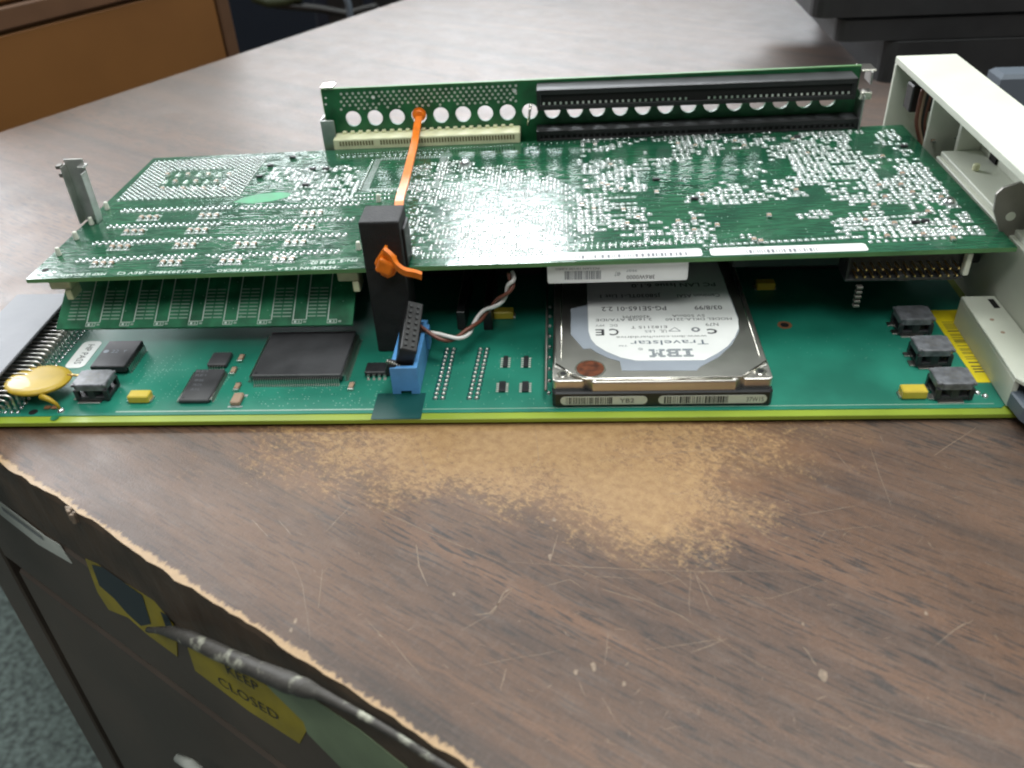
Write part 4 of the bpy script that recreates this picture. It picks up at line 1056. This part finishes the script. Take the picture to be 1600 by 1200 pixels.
# two joint rows below it
for v0, v1 in ((311, 304), (317, 310)):
    A = U(480, v0); B = U(608, v1)
    for i in range(21): jt(A.lerp(B, i/20)+Z*.02, .48, .4)
# dense ball-grid zone in the middle: joints on 1.27 mm grid with traces between
MID = [(640, 262), (700, 250), (810, 262), (870, 280), (905, 300), (930, 340), (925, 383), (872, 392), (850, 402), (630, 412), (640, 330)]
for gi in range(-50, 40):
    for gj in range(28, 110):
        x_ = gi*1.5; y_ = gj*1.5; p = UX(x_, y_); u, v = back(p)
        if not inside(u, v, MID) or y_ < 50: continue
        t_n = math.sin(x_*.35+1)*math.sin(y_*.27)+math.sin(x_*.13+y_*.2)
        if ru.random() < (.64 if t_n > -.2 else .30):
            jt(p+Z*.02, ru.uniform(.40, .66), .36); 
            if ru.random() < .45: pad(p, ru.uniform(1.2, 1.9), 1.35, 'pad')
for i in range(210):                          # short tinned traces
    u = ru.uniform(645, 915); v = ru.uniform(262, 400)
    if not inside(u, v, MID): continue
    p = U(u, v); l = ru.uniform(2, 9); SP.add([p+Vector((0, -.09, .04)), p+Vector((l, -.09, .04+l*TL)), p+Vector((l, .09, .04+l*TL)), p+Vector((0, .09, .04))], [(0, 1, 2, 3)], 'via')
# rows along the front edge above the labels
def frow(u0, v0, u1, v1, pitch=1.9, r=.42, two=True, padx=0):
    A = U(u0, v0); B = U(u1, v1); n_ = int((B-A).length/pitch)
    for i in range(n_+1):
        p = A.lerp(B, i/n_); jt(p+Z*.03, r, .36)
        if padx: pad(p, padx, 1.6)
        if two: pad(p+Vector((0, 2.2, 0)), .8, 1.5, 'silk'); jt(p+Vector((.3, 3.6, .03)), r*.85, .3)
frow(660, 404, 855, 397, 1.8); frow(868, 392, 1085, 380, 2.0); frow(1102, 384, 1345, 370, 2.3, .5, False, 1.7); frow(1105, 390, 1190, 386, 1.6, .3, False)
frow(1362, 372, 1500, 364, 2.54, .62, True, 2.0); frow(1360, 378, 1500, 371, 2.54, .55, False, 1.4); frow(845, 352, 930, 348, 2.2, .45)
for a_, b__ in (((1310, 345), (1440, 336)), ((1315, 352), (1450, 343)), ((1325, 360), (1480, 350))): frow(*a_, *b__, 2.3, .48, False, 1.9)
for a_, b__ in (((945, 310), (990, 308)), ((945, 320), (992, 318)), ((945, 326), (992, 324)), ((945, 338), (998, 335))): frow(*a_, *b__, 2.0, .45, False, 1.8)
frow(528, 243, 800, 227, 1.27, .30, False); frow(535, 246, 700, 237, 2.54, .36, False, 1.4); frow(815, 226, 1180, 212, 2.54, .3, False, 0)
for i in range(420):                          # scattered plated holes all over
    u = ru.uniform(60, 1560); v = ru.uniform(215, 425); p = U(u, v)
    if p.y > 160 or p.y < 48 or p.x > ub_br.x-2 or p.x < ub_bl.x+2: continue
    jt(p+Z*.01, .17, .06, 'via')
# blunt joints: keep only what sits on the board
SJ.build('solder_joints', ub, kind='stuff'); SP.build('tinned_pads', ub, kind='stuff')
# bare lighter green mask patch
mb = MB(); P = [U(u, v, .05) for u, v in [(365, 316), (382, 308), (405, 303), (440, 300), (455, 302), (450, 308), (425, 314), (395, 318)]]; mb.quad(P, 'mask_pale'); mb.build('light_mask_patch', ub)
# small black transistors
for i, (u, v) in enumerate([(406, 277), (423, 260), (458, 247), (489, 265), (510, 265), (478, 290), (1025, 282), (1225, 206), (1245, 215), (1430, 349), (1445, 347), (1412, 230), (1085, 312)]):
    p = U(u, v)
    if i == 0:
        m2 = MB(); m2.box(p.x-1.4, p.x+1.4, p.y-.7, p.y+.7, p.z+.15, p.z+1.0, 'chip', .1)
        for dx in (-.95, .95): m2.box(p.x+dx-.25, p.x+dx+.25, p.y-1.4, p.y-.6, p.z+.03, p.z+.2, 'solder')
        m2.box(p.x-.25, p.x+.25, p.y+.6, p.y+1.4, p.z+.03, p.z+.2, 'solder'); tr0 = m2.build('transistor', ub, base=p)
    else: dup(tr0, p-ORG[tr0.name], ub)
# resistors and capacitors among the pads
for i in range(46):
    for _ in range(40):
        u = ru.uniform(905, 1530); v = ru.uniform(215, 380)
        if dens(u, v) > .45: break
    p = U(u, v); smd_cap(p)
# white silkscreen writing, seen upside down
mb = MB()
def st(s_, u, v, wpx, hmm, mt='silk', dy=0):
    a = U(u-wpx/2, v+wpx*.5*.032); b3 = U(u+wpx/2, v-wpx*.5*.032); text(mb, s_, U(u, v, .06), -EB, -Y, (b3-a).length, hmm, mt)
st('TEXAS MICRO', 375, 422, 72, 1.9); st('MADE IN U.S.A', 478, 419, 92, 1.9); st('862/1293486C (REV C)', 248, 425.5, 130, 1.9); st('MXP G BOARD', 130, 429, 70, 1.9)
st('99 38 02', 505, 410, 38, 2.6); st('PN-3', 545, 407, 26, 2.0)
for (u0, v0, u1, v1) in [(484, 407, 562, 403)]:
    a = U(u0, v0, .05); b3 = U(u1, v1, .05); mb.quad([a-Y*.1, b3-Y*.1, b3+Y*.1, a+Y*.1], 'silk')
for (u0, v0, u1, v1) in [(560, 318, 905, 306), (652, 330, 700, 326)]:
    pass
a = U(1085, 300, .05)
mb.build('silkscreen_writing', ub)
# nylon pegs
for i, (u, v) in enumerate([(93, 399), (120, 374), (144, 351), (168, 327), (592, 315), (561, 390), (508, 322)][:6]):
    p = U(u, v)
    if i == 0:
        m2 = MB(); m2.cyl(p, 1.0, 3.2, 'white_peg', n=12, r2=.8, bev=.25); pg0 = m2.build('nylon_peg', ub, base=p)
    else: dup(pg0, p-ORG[pg0.name], ub)
# screws
for i, (u, v) in enumerate([(727, 257), (1483, 318)]):
    p = U(u, v)
    if i == 0:
        m2 = MB(); m2.cyl(p, 2.7, .5, 'pad', n=20); m2.cyl(p+Z*.5, 2.2, 1.5, 'solder', n=20, r2=1.9, bev=.5); m2.box(p.x-1.6, p.x+1.6, p.y-.2, p.y+.2, p.z+1.95, p.z+2.03, 'gap'); sc0 = m2.build('screw', ub, base=p)
    else: dup(sc0, p-ORG[sc0.name], ub)
mb = MB(); p = U(71, 422, .02); mb.cyl(p, 1.3, .05, 'gap', n=18); p = U(85, 426, 0); mb.dome(p, .8, .5, 'solder', 8); p = U(60, 428, 0); mb.dome(p, .4, .3, 'solder', 8); mb.build('corner_hole', ub)
# two barcode labels on the front edge
def ulabel(u0, u1, v0, v1, dv, seed, bx, bw, lb_):
    a = U(u0, v0); b3 = U(u1, v1); y0 = min(a.y, b3.y); y_lo = ub_bl.y+(a.x-ub_bl.x)*0+0
    def edge_y(x_): return ub_bl.y+(ub_br.y-ub_bl.y)*(x_-ub_bl.x)/(ub_br.x-ub_bl.x)
    w_ = b3.x-a.x; m2 = MB()
    m2.prism(rrect(0, w_, 0, dv, 1.2), 0, .1, 'white', tf=lambda c_: UX(a.x+c_.x, edge_y(a.x+c_.x)+.9+c_.y, .06+c_.z)); o = m2.build('barcode_label', ub, label=lb_)
    m3__ = MB(); r = random.Random(seed); x_ = bx
    while x_ < bx+bw:
        ww = r.choice((.3, .3, .6, .9)); xx = a.x+x_; yy = edge_y(xx)+1.6
        m3__.quad([UX(xx, yy, .2), UX(xx+ww, yy, .2), UX(xx+ww, yy+2.4, .2), UX(xx, yy+2.4, .2)], 'inkgrey'); x_ += ww+r.choice((.4, .6, 1.1))
    m3__.build('barcode', o)
ulabel(857, 1096, 404, 392, 5.6, 3, 9, 38, 'left white barcode label'); ulabel(1110, 1352, 396, 382, 5.4, 8, 12, 24, 'right white barcode label')
# underside: cream socket ends, white label block, pin header, dark module bodies
mb = MB()
def ucream(u0, v0, u1, v1, y, d=7):
    a = PY(u0, v1, y); b3 = PY(u1, v0, y); return a, b3
a = PY(86, 462, 50); b3 = PY(112, 440, 50)
for (uL, uR, vT, vB, y) in ((82, 106, 436, 460, 47), (531, 560, 430, 456, 47)):
    a = PY(uL, vB, y); b3 = PY(uR, vT, y); m2 = MB()
    zt_ = zb(a.x)-1.7; m2.box(a.x, b3.x, y, y+20, zt_-5.5, zt_, 'cream', .4); m2.box(b3.x-2.4, b3.x, y-1, y+6, zt_-9.2, zt_-5.2, 'cream', .3)
    m2.build('socket_latch', ub)
mb.box(-182, -76, 60, 84, 27, 31.9, 'black', .4); mb.box(-178, -80, 90, 150, 22, 32, 'black', .5); mb.build('memory_socket', ub)
mb = MB(); a = PY(857, 443, 45.2); b3 = PY(1076, 415, 45.2)
mb.box(a.x, b3.x, 46.2, 70, zb(0)-8.6, zb(0)-1.9, 'chip', .4); hb = mb.build('connector_block', ub)
mb = MB(); xx0, xx1 = a.x-.3, b3.x; zz1 = zb(0)-1.4; zz0 = PY(960, 441, 45.2).z
mb.prism(rrect(xx0, xx1, zz0, zz1+1, .9), 45.5, 45.9, 'white', tf=lambda c_: Vector((c_.x, c_.z, c_.y+(c_.x-20)*.008))); wl_ = mb.build('hanging_label', ub, label='white barcode label hanging below the board edge')
mb = MB(); barcode(mb, (PY(912, 430, 45.4).x, 45.4, PY(912, 430, 45.4).z), X, Z, 13, 3.3, 'inkgrey', 12)
c_ = PY(1001, 433, 45.4); text(mb, '3R6W0000', c_, -X, -Z, 9.6, 1.6, 'ink'); c_ = PY(987, 423, 45.4); text(mb, '99/07', c_, -X, -Z, 3.6, .9, 'inkgrey'); text(mb, 'PCI LAN 10/100 CARD', PY(902, 420, 45.4), -X, -Z, 15, .8, 'inkgrey'); text(mb, '4R7', PY(965, 428, 45.4), -X, -Z, 2.0, 1.8, 'inkgrey')
mb.build('printing', wl_)
# black shrouded pin header under the right end
a = PY(1320, 440, 46.5); b3 = PY(1512, 404, 46.5); zt_ = zb(a.x)-1.7
mb = MB(); z0_ = a.z; mb.box(a.x, b3.x, 49.5, 56, z0_, zt_, 'black', .2); mb.box(a.x, b3.x, 46.5, 49.6, z0_, z0_+.9, 'slotgrey', .15); mb.box(a.x, b3.x, 46.5, 49.6, zt_-.9, zt_, 'slotgrey', .15); mb.box(a.x, a.x+1, 46.6, 49.6, z0_+.8, zt_-.8, 'black', .1)
mb.box((a.x+b3.x)/2-2, (a.x+b3.x)/2+2, 46.3, 49.6, z0_-.1, z0_+2.2, 'slotgrey', .15); mb.box(b3.x-7, b3.x-3, 46.3, 49.6, z0_-.1, z0_+2.2, 'slotgrey', .15)
hh2 = mb.build('pin_header', ub)
mb = MB()
for i in range(13):
    for j in range(2):
        xx = a.x+3+i*2.75; zz = z0_+2.6+j*2.7; mb.box(xx-.3, xx+.3, 44.5, 49.6, zz-.3, zz+.3, 'gold', .08)
mb.build('header_pins', hh2)
mb = MB(); mb.box(b3.x-.2, b3.x+1.6, 46.4, 49, z0_+1.5, zt_-1.0, 'white_peg', .2); mb.build('white_latch', ub)
mb = MB(); mb.box(60, 148, 66, 150, 20, 34, 'black', .5); mb.box(-60, 60, 80, 150, 24, 32, 'black', .5); mb.build('component_bodies', ub)
mb = MB()
for i in range(5): mb.box(a.x+4, a.x+6.2, 45+i*.01, 47, z0_-2.4-i*1.8, z0_-1.4-i*1.8, 'bracketdark', .2)
mb.build('jumper_pins', ub)
# right end: mounting plate with hole, seen edge-on against the bezel
mp_ = thing('mounting_plate', (158, 60, 20), 'dull grey metal mounting plate with a hole at the right end of the upper board', 'bracket')
ypl = 56.0; P = [PY(u, v, ypl) for u, v in [(1566, 378), (1553, 330), (1557, 304), (1568, 294), (1600, 284), (1640, 282), (1640, 560), (1592, 470)]]
hc = PY(1579, 338, ypl)
bmh = [(p.x, p.z) for p in P]
mb = MB(); mb.prism(bmh, ypl, ypl+1.0, 'bracketdark', tf=lambda c_: Vector((c_.x, c_.z, c_.y))); mb.build('plate', mp_)
mb = MB(); mb.cyl((hc.x, ypl-.12, hc.z), 1.6, .14, 'ivory', axis=(0, 1, 0), n=20); mb.build('hole', mp_)

# ================================================================== RISER CARD
rc = thing('riser_card', (10, 166, 0), 'upright green riser card pierced by a row of round holes behind the upper board', 'riser card')
YR = 166.0; RX0 = PY(502, 140, YR).x; RX1 = PY(1346, 106, YR).x; zl_ = PY(502, 141, YR).z; zr_ = PY(1346, 104, YR).z
TR_ = (zr_-zl_)/(RX1-RX0)
def zr(x_, z): return z+(x_-RX0)*TR_
hA = PY(552, 185.5, YR); hB = PY(793, 174, YR); pit = (hB.x-hA.x)/7; zh = hA.z; hr = 3.5
TH_ = (hB.z-hA.z)/(hB.x-hA.x)
mb = MB()
def zr2(x_, z): return z+(x_-RX0)*TR_
th = 1.6; NSEG = 24
xs0 = hA.x-pit/2; ncell = int((RX1-6-xs0)/pit)
def skew(c_): return Vector((c_.x, c_.y, zr2(c_.x, c_.z)))
zc_ = zh-(hA.x-RX0)*TR_; hb_ = pit/2
mb.box(RX0, RX1, YR, YR+th, 3.2, zc_-hb_, 'mask_riser', tf=skew)
mb.box(RX0, RX1, YR, YR+th, zc_+hb_, zl_, 'mask_riser', tf=skew)
mb.box(RX0, xs0, YR, YR+th, zc_-hb_, zc_+hb_, 'mask_riser', tf=skew)
mb.box(xs0+ncell*pit, RX1, YR, YR+th, zc_-hb_, zc_+hb_, 'mask_riser', tf=skew)
for c_i in range(ncell):
    cx = xs0+(c_i+.5)*pit; vs = []; fs = []
    for yk in (YR, YR+th):
        for k in range(NSEG):
            a = 2*math.pi*(k+.5)/NSEG; ca, sa = math.cos(a), math.sin(a); m_ = max(abs(ca), abs(sa))
            vs.append(skew(Vector((cx+hr*ca, yk, zc_+hr*sa)))); vs.append(skew(Vector((cx+hb_*ca/m_, yk, zc_+hb_*sa/m_))))
    # square the four corners
    o_ = 2*NSEG
    for k in range(NSEG):
        k2 = (k+1) % NSEG
        fs.append((2*k, 2*k+1, 2*k2+1, 2*k2)); fs.append((o_+2*k2, o_+2*k2+1, o_+2*k+1, o_+2*k)); fs.append((2*k2, o_+2*k2, o_+2*k, 2*k))
    # corner fillers
    for sx in (-1, 1):
        for sz in (-1, 1):
            a1 = [k for k in range(NSEG)]
            cor_ = Vector((cx+sx*hb_, 0, zc_+sz*hb_))
            ks = sorted(range(NSEG), key=lambda k: (abs(cx+hb_*math.cos(2*math.pi*(k+.5)/NSEG)/max(abs(math.cos(2*math.pi*(k+.5)/NSEG)), abs(math.sin(2*math.pi*(k+.5)/NSEG)))-cor_.x)+abs(zc_+hb_*math.sin(2*math.pi*(k+.5)/NSEG)/max(abs(math.cos(2*math.pi*(k+.5)/NSEG)), abs(math.sin(2*math.pi*(k+.5)/NSEG)))-cor_.z)))[:2]
            for yk, oo in ((YR, 0), (YR+th, o_)):
                vs.append(skew(Vector((cor_.x, yk, cor_.z)))); fs.append((oo+2*ks[0]+1, oo+2*ks[1]+1, len(vs)-1))
    mb.add(vs, fs, 'mask_riser')
mb.build('card', rc)
mb = MB(); mb.box(RX0, RX1, YR-.02, YR+th+.02, 0, .5, 'edge_green', tf=lambda c_: Vector((c_.x, c_.y, zr2(c_.x, zl_)+c_.z))); 
mb.box(RX0-.4, RX0, YR, YR+th, 3.2, zl_+.3, 'edge_green', tf=skew); mb.build('card_edge', rc)
# perforation dots above the big holes
mb = MB()
def rdot(x_, z, r=.62, mt='whitedirty'):
    mb.add([(x_+r*math.cos(k*1.047), YR-.03, z+r*math.sin(k*1.047)) for k in range(6)], [tuple(range(6))], mt)
for j in range(5):
    for i in range(31):
        u = 533+i*9.1+(j % 2)*4.55; v = 168-j*6.0-(u-533)*.048+3
        if u > 806 or (abs(u-583) < 7 and j in (2, 3)): continue
        if j == 0 and ru.random() < .25: continue
        p = PY(u, v, YR); rdot(p.x, p.z)
for u, v, r in ((583, 152, .9), (804, 142, 1.0), (798, 156, .6), (509, 153, .5), (509, 163, .5)): p = PY(u, v, YR); rdot(p.x, p.z, r, 'white')
for i in range(25):
    u = 543+i*10.4; p = PY(u, 207-(u-543)*.042, YR); rdot(p.x, p.z, .55, 'gap')
mb.build('contact_pads', rc, kind='stuff')
# cream PCI-type slot
a = PY(521, 236, 157); b3 = PY(812, 217, 157); zA = PY(524, 226, 157).z
m2 = MB(); zt_ = U(530, 236).z+4.6; x0 = PY(521, 225, 157).x; x1 = PY(812, 206, 157).x
m2.box(x0, x1, 157, YR-.1, 34.6, zt_, 'cream', .35, tf=lambda c_: Vector((c_.x, c_.y, c_.z+(c_.x-x0)*.012))); ps = m2.build('cream_slot', rc)
m2 = MB(); n_ = 60
for i in range(n_):
    if i == 13 or i == 12: continue
    x_ = x0+3.2+(x1-x0-6)*i/(n_-1); zq = zt_+(x_-x0)*.012
    m2.box(x_-.38, x_+.38, 156.93, 157.05, zq-3.0, zq-1.0, 'creamdark')
for i in range(22):
    x_ = x0+4+(x1-x0-8)*i/21; m2.box(x_-.9, x_+.9, YR-2.2, YR-.3, zt_+(x_-x0)*.012+.0, zt_+(x_-x0)*.012+1.0, 'cream', .2)
m2.build('contacts', ps)
# two black ISA slots
for nm_, vt, vb, zoff in (('upper', 129, 165, 0), ('lower', 193, 215, 0)):
    yy = 155.5 if nm_ == 'upper' else 157.5
    xa = PY(838, vt+10, yy).x; xb = PY(1343, vt-12, yy).x; ztA = PY(838, vt+12, yy).z; zbA = PY(838, vb+8, yy).z
    if nm_ == 'lower': zbA = 34.8
    sl = ((PY(1343, vt-12+5, yy).z)-(PY(838, vt+12, yy).z))/(xb-xa) if nm_ == 'upper' else TR_
    tf_ = lambda c_, xa=xa, sl=sl: Vector((c_.x, c_.y, c_.z+(c_.x-xa)*sl))
    m2 = MB(); m2.box(xa, xb, yy+1.0, YR-.1, zbA, ztA, 'slotgrey' if nm_ == 'upper' else 'black', .25, tf=tf_)
    m2.box(xa, xb, yy, yy+1.05, ztA-2.2, ztA-.1, 'black', .1, tf=tf_); m2.box(xa, xb, yy, yy+1.05, zbA, zbA+1.9, 'black', .1, tf=tf_); m2.box(xa, xa+1.6, yy+.02, yy+1.05, zbA+1.8, ztA-2.1, 'black', tf=tf_); m2.box(xb-1.6, xb, yy+.02, yy+1.05, zbA+1.8, ztA-2.1, 'black', tf=tf_)
    m2.box(xa+2, xb-2, yy+.9, yy+1.02, zbA+1.8, ztA-2.1, 'gap', tf=tf_)
    sb = m2.build('black_slot', rc, label=f'{nm_} black slot')
    m2 = MB()
    for i in range(54):
        x_ = xa+3+(xb-xa-6)*i/53
        if 25 < i < 29: continue
        m2.box(x_-.42, x_+.42, yy+.5, yy+.95, zbA+2.2, zbA+3.2, 'pin' if nm_ == 'upper' else 'slotgrey', tf=tf_)
        if nm_ == 'lower': pass
    m2.build('contacts', sb)
    if nm_ == 'lower':
        m2 = MB()
        for i in range(14): x_ = xa+5+i*pit; m2.box(x_-3.0, x_+3.0, yy+1.5, yy+6.8, ztA-.02, ztA+.1, 'slotgrey', tf=tf_)
        m2.build('slot_ribs', sb)
# metal clips at the riser ends
mb = MB(); a = PY(505, 186, 163); b3 = PY(527, 240, 163)
mb.box(a.x-.6, a.x+5.2, 160.5, 161.2, 30, a.z, 'bracket', .1); mb.box(a.x-1.0, a.x-.4, 160.6, 169, 30, a.z, 'bracket', .1)
t1 = PY(503, 137, YR); mb.box(t1.x-.5, t1.x+4.8, YR-1, YR+6, t1.z-.6, t1.z+.4, 'steelbright', .2); mb.build('end_clip', rc, label='left metal end clip')
mb = MB(); a = PY(1346, 142, 160)
mb.box(a.x+.2, a.x+.9, 156, 170, 30, a.z-1, 'bracket', .1); mb.box(a.x-1, a.x+4.0, 158, 163, a.z-3.2, a.z, 'steelbright', .2)
t1 = PY(1345, 103, YR); mb.box(t1.x-.2, t1.x+6, YR-3, YR+6, t1.z-1.6, t1.z-.8, 'steelbright', .2); mb.box(t1.x+3.6, t1.x+4.4, YR-5, YR+4, t1.z-6.5, t1.z-1.2, 'bracket', .2)
mb.build('end_clip', rc, label='right metal end clip')
mb = MB(); p = PY(827, 168, 160); mb.tube([PY(829, 163, 161), PY(827, 180, 160), PY(825, 196, 160)], .55, 'steelbright', 8); mb.build('key_pin', rc)

# ================================================================== CLIPS, BLOCK, STRAP
sc_ = thing('spring_clip', UX(-186, 86), 'tall U shaped steel spring clip standing on the left end of the upper board', 'clip')
M['bracket_bright'] = mat('bright_spring_steel', (.62, .62, .60), .35, .9, var=.15, vscale=150)
a = U(124, 352); xr_ = U(152, 352).x; zt_ = PY(100, 256, a.y).z
mb = MB(); y_ = a.y+1.0
mb.box(a.x, xr_, y_+3.5, y_+4.1, zb(a.x)+.1, zt_, 'bracket_bright', .15); mb.box(a.x, a.x+.6, y_-.6, y_+3.6, zb(a.x)+.1, zt_-1.5, 'bracket_bright', .15); mb.box(xr_-.6, xr_, y_-.6, y_+3.6, zb(a.x)+.1, zt_-4.5, 'bracket_bright', .15)
mb.build('channel', sc_)
mb = MB(); mb.box(a.x-1.6, a.x+.3, y_-.6, y_+2.2, zt_-2.3, zt_-1.0, 'bracketdark', .15); mb.box(a.x-1.2, a.x+.2, y_-.6, y_+1, zt_-5.6, zt_-4.0, 'bracketdark', .15); mb.box(xr_-1.8, xr_+.6, y_+1, y_+5, zt_-3.2, zt_-2.2, 'bracket_bright', .15)
mb.build('tabs', sc_)

bk = thing('retainer_block', (-62, 45, 3), 'tall black foam retainer block gripping the front edge of the upper board', 'block')
mb = MB()
bx0, bx1, by0, by1 = -68.4, -54.8, 39.4, 53.0
mb.box(bx0, bx1, by0, by1, 34.0+2.0, 54, 'blackmat', .6, seg=2); mb.box(bx0+.1, bx1-.1, by0+.1, by1-.1, 3.2, 36.3, 'blackmat', .3)
mb.build('body', bk)
mb = MB(); mb.box(bx1-.05, bx1+.9, by0+3, by1-1, 36, 50, 'black', .3); mb.build('side_lip', bk)

zp = thing('orange_cable_tie', (-58, 60, 30), 'bright orange cable tie looped from the riser card hole round the black retainer block', 'cable tie')
h4 = PY(655, 180, YR-.6)
path = [PY(655, 184, YR+1.2), PY(656, 181, YR-.4)+Vector((0, -.4, .2)), PY(652, 196, 159), PY(648, 222, 146), PY(641, 252, 121), PY(632, 288, 92), PY(624, 316, 62), Vector((-57.8, 53.4, 44)), Vector((-57.8, 53.2, 36.5))]
q_ = crom([Vector(p) for p in path], 6)
mb = MB(); mb.strap(q_, (1, 0, .05), 3.1, 1.0, 'orange'); mb.build('strap', zp)
mb = MB(); mb.cyl(h4+Vector((0, -1.3, 0)), 2.6, 1.6, 'orange', axis=(0, 1, 0), n=16, bev=.5); mb.cyl(h4+Vector((0, -.1, .3)), 3.1, .5, 'orange', axis=(0, 1, 0), n=16); mb.build('anchor_head', zp)
# front knot: lumpy buckle, stub above, tail to the right over the board edge
kn = [PY(u, v, 36.8) for u, v in [(600, 388), (592, 400), (585, 411), (589, 419), (596, 430), (606, 435), (616, 430), (622, 421), (618, 405), (606, 398), (604, 390)]]
mb = MB(); mb.prism([(p.x, p.z) for p in kn], 36.2, 39.6, 'orange', tf=lambda c_: Vector((c_.x, 75.8-c_.z, c_.y)), bev=.5)
kc = PY(603, 416, 36.0); mb.box(kc.x-3.0, kc.x+2.6, 34.2, 37.4, kc.z-2.6, kc.z+2.8, 'orange', .9, seg=2, tf=lambda c_: kc+Matrix.Rotation(.45, 4, 'Y') @ (Vector(c_)-kc))
mb.build('buckle', zp)
mb = MB(); tp = [PY(600, 392, 36.4), PY(612, 402, 35.2), PY(620, 415, 34.2), PY(632, 424, 34), PY(646, 427, 34.4), PY(659, 431, 35.2)]
mb.strap(crom(tp, 5), Vector((.2, -.3, 1)), 2.6, 1.5, 'orange'); mb.build('tail', zp)

# ================================================================== IVORY BEZEL
bz = thing('ivory_bezel', (160, 90, 0), 'large ivory plastic front bezel channel along the right side of the boards', 'bezel')
ZT = 62.0; p = PZ(1400, 87, ZT); q2 = PZ(1502, 89, ZT); BXL = p.x; BXR = q2.x; BYF = p.y
mb = MB(); mb.box(BXL, BXR, -60, BYF, ZT-3.0, ZT, 'ivory', .5, seg=2); mb.build('top_face', bz)
mb = MB(); mb.box(BXL+.15, BXR-2.6, BYF-2.4, BYF-.1, 0.5, ZT-3.05, 'ivory', .25); mb.build('end_wall', bz)
mb = MB(); mb.box(BXR-2.5, BXR-.1, -60, BYF-.15, 0.5, ZT-3.05, 'ivory', .25); mb.build('outer_wall', bz)
mb = MB(); mb.box(151.5, BXR-2.55, -60, 128, 36, 38, 'ivory', .3); mb.build('inner_shelf', bz)
mb = MB(); mb.box(150.0, 152.2, -60, 128, .6, 36, 'ivory', .3); mb.build('inner_wall', bz)
mb = MB(); r0 = PZ(1466, 250, 38); mb.box(BXR-12, BXR-2.6, 128.5, 131, 3, ZT-3.1, 'ivory', .3); mb.box(BXR-20, BXR-2.6, 141, 143.0, 3, ZT-3.1, 'ivory', .3); mb.build('stiffening_rib', bz)
mb = MB(); mb.box(BXR-3.4, BXR-2.4, 112, 118, 38.1, ZT-4, 'gap', .1); mb.build('slit', bz)
mb = MB(); c_ = PZ(1524, 266, 38); mb.cyl((c_.x, c_.y, 38), 1.3, 2.6, 'cream', n=12, bev=.3); mb.build('moulded_peg', bz)
mb = MB()
for k_ in range(4):
    c_ = PZ(1548+k_*9, 240+k_*9, 38.2); mb.box(c_.x-.3, c_.x+.3, c_.y-2, c_.y+2, 38.0, 40, 'bracketdark', .1)
mb.build('contact_springs', bz)
mb = MB(); mb.prism([(137.0, 3.5), (149.8, -20), (149.8, 53), (138.4, 53)], 12.9, 14.2, 'ivory', .3); mb.prism([(137.0, 3.5), (138.6, 3.3), (140.0, 53), (138.4, 53)], 3.2, 12.8, 'ivory', .2); fl = mb.build('bottom_flange', bz)
mb = MB(); c_ = PZ(1553, 474, 14.3); mb.box(c_.x-1.0, c_.x+1.0, c_.y-3, c_.y+3, 14.15, 14.28, 'gap')
for u, v in ((1550, 499), (1567, 519)): c_ = PZ(u, v, 14.3); mb.cyl((c_.x, c_.y, 14.2), .7, .08, 'tan', n=12)
mb.build('flange_holes', fl)
bw_ = thing('brown_wires', (158, 150, 20), 'thin brown and black wires bunched inside the ivory bezel', 'wire')
for k_, mt in enumerate(('wirebrown', 'tan', 'black', 'wirebrown')):
    P = [PY(u+k_*4, v+k_*2, 152) for u, v in [(1442, 140), (1436, 165), (1432, 190), (1436, 215), (1442, 240)]]; mb = MB(); mb.tube(crom(P, 5), .9, mt, 8); mb.build('wire', bw_)
mb = MB(); a = PY(1428, 135, 156); b3 = PY(1465, 175, 156); mb.box(a.x, b3.x, 156, 164, b3.z, a.z, 'black', .6); mb.build('switch_body', bw_)
fb = thing('blue_grey_catch', (150, -8, 5), 'dark blue grey plastic catch at the lower right corner of the base board', 'catch')
P = [PZ(u, v, 9) for u, v in [(1581, 588), (1600, 600), (1640, 625), (1640, 665), (1600, 636), (1580, 612)]]
mb = MB(); mb.prism([(p.x, p.y) for p in P], 4.0, 9, 'bluegrey', .5); mb.build('lever', fb)
mb = MB(); p = PZ(1577, 600, 8); mb.box(p.x-1.2, p.x+1.2, p.y-3, p.y+4, 3.2, 10.5, 'black', .4); mb.build('hinge', fb)
bpy.context.view_layer.update()
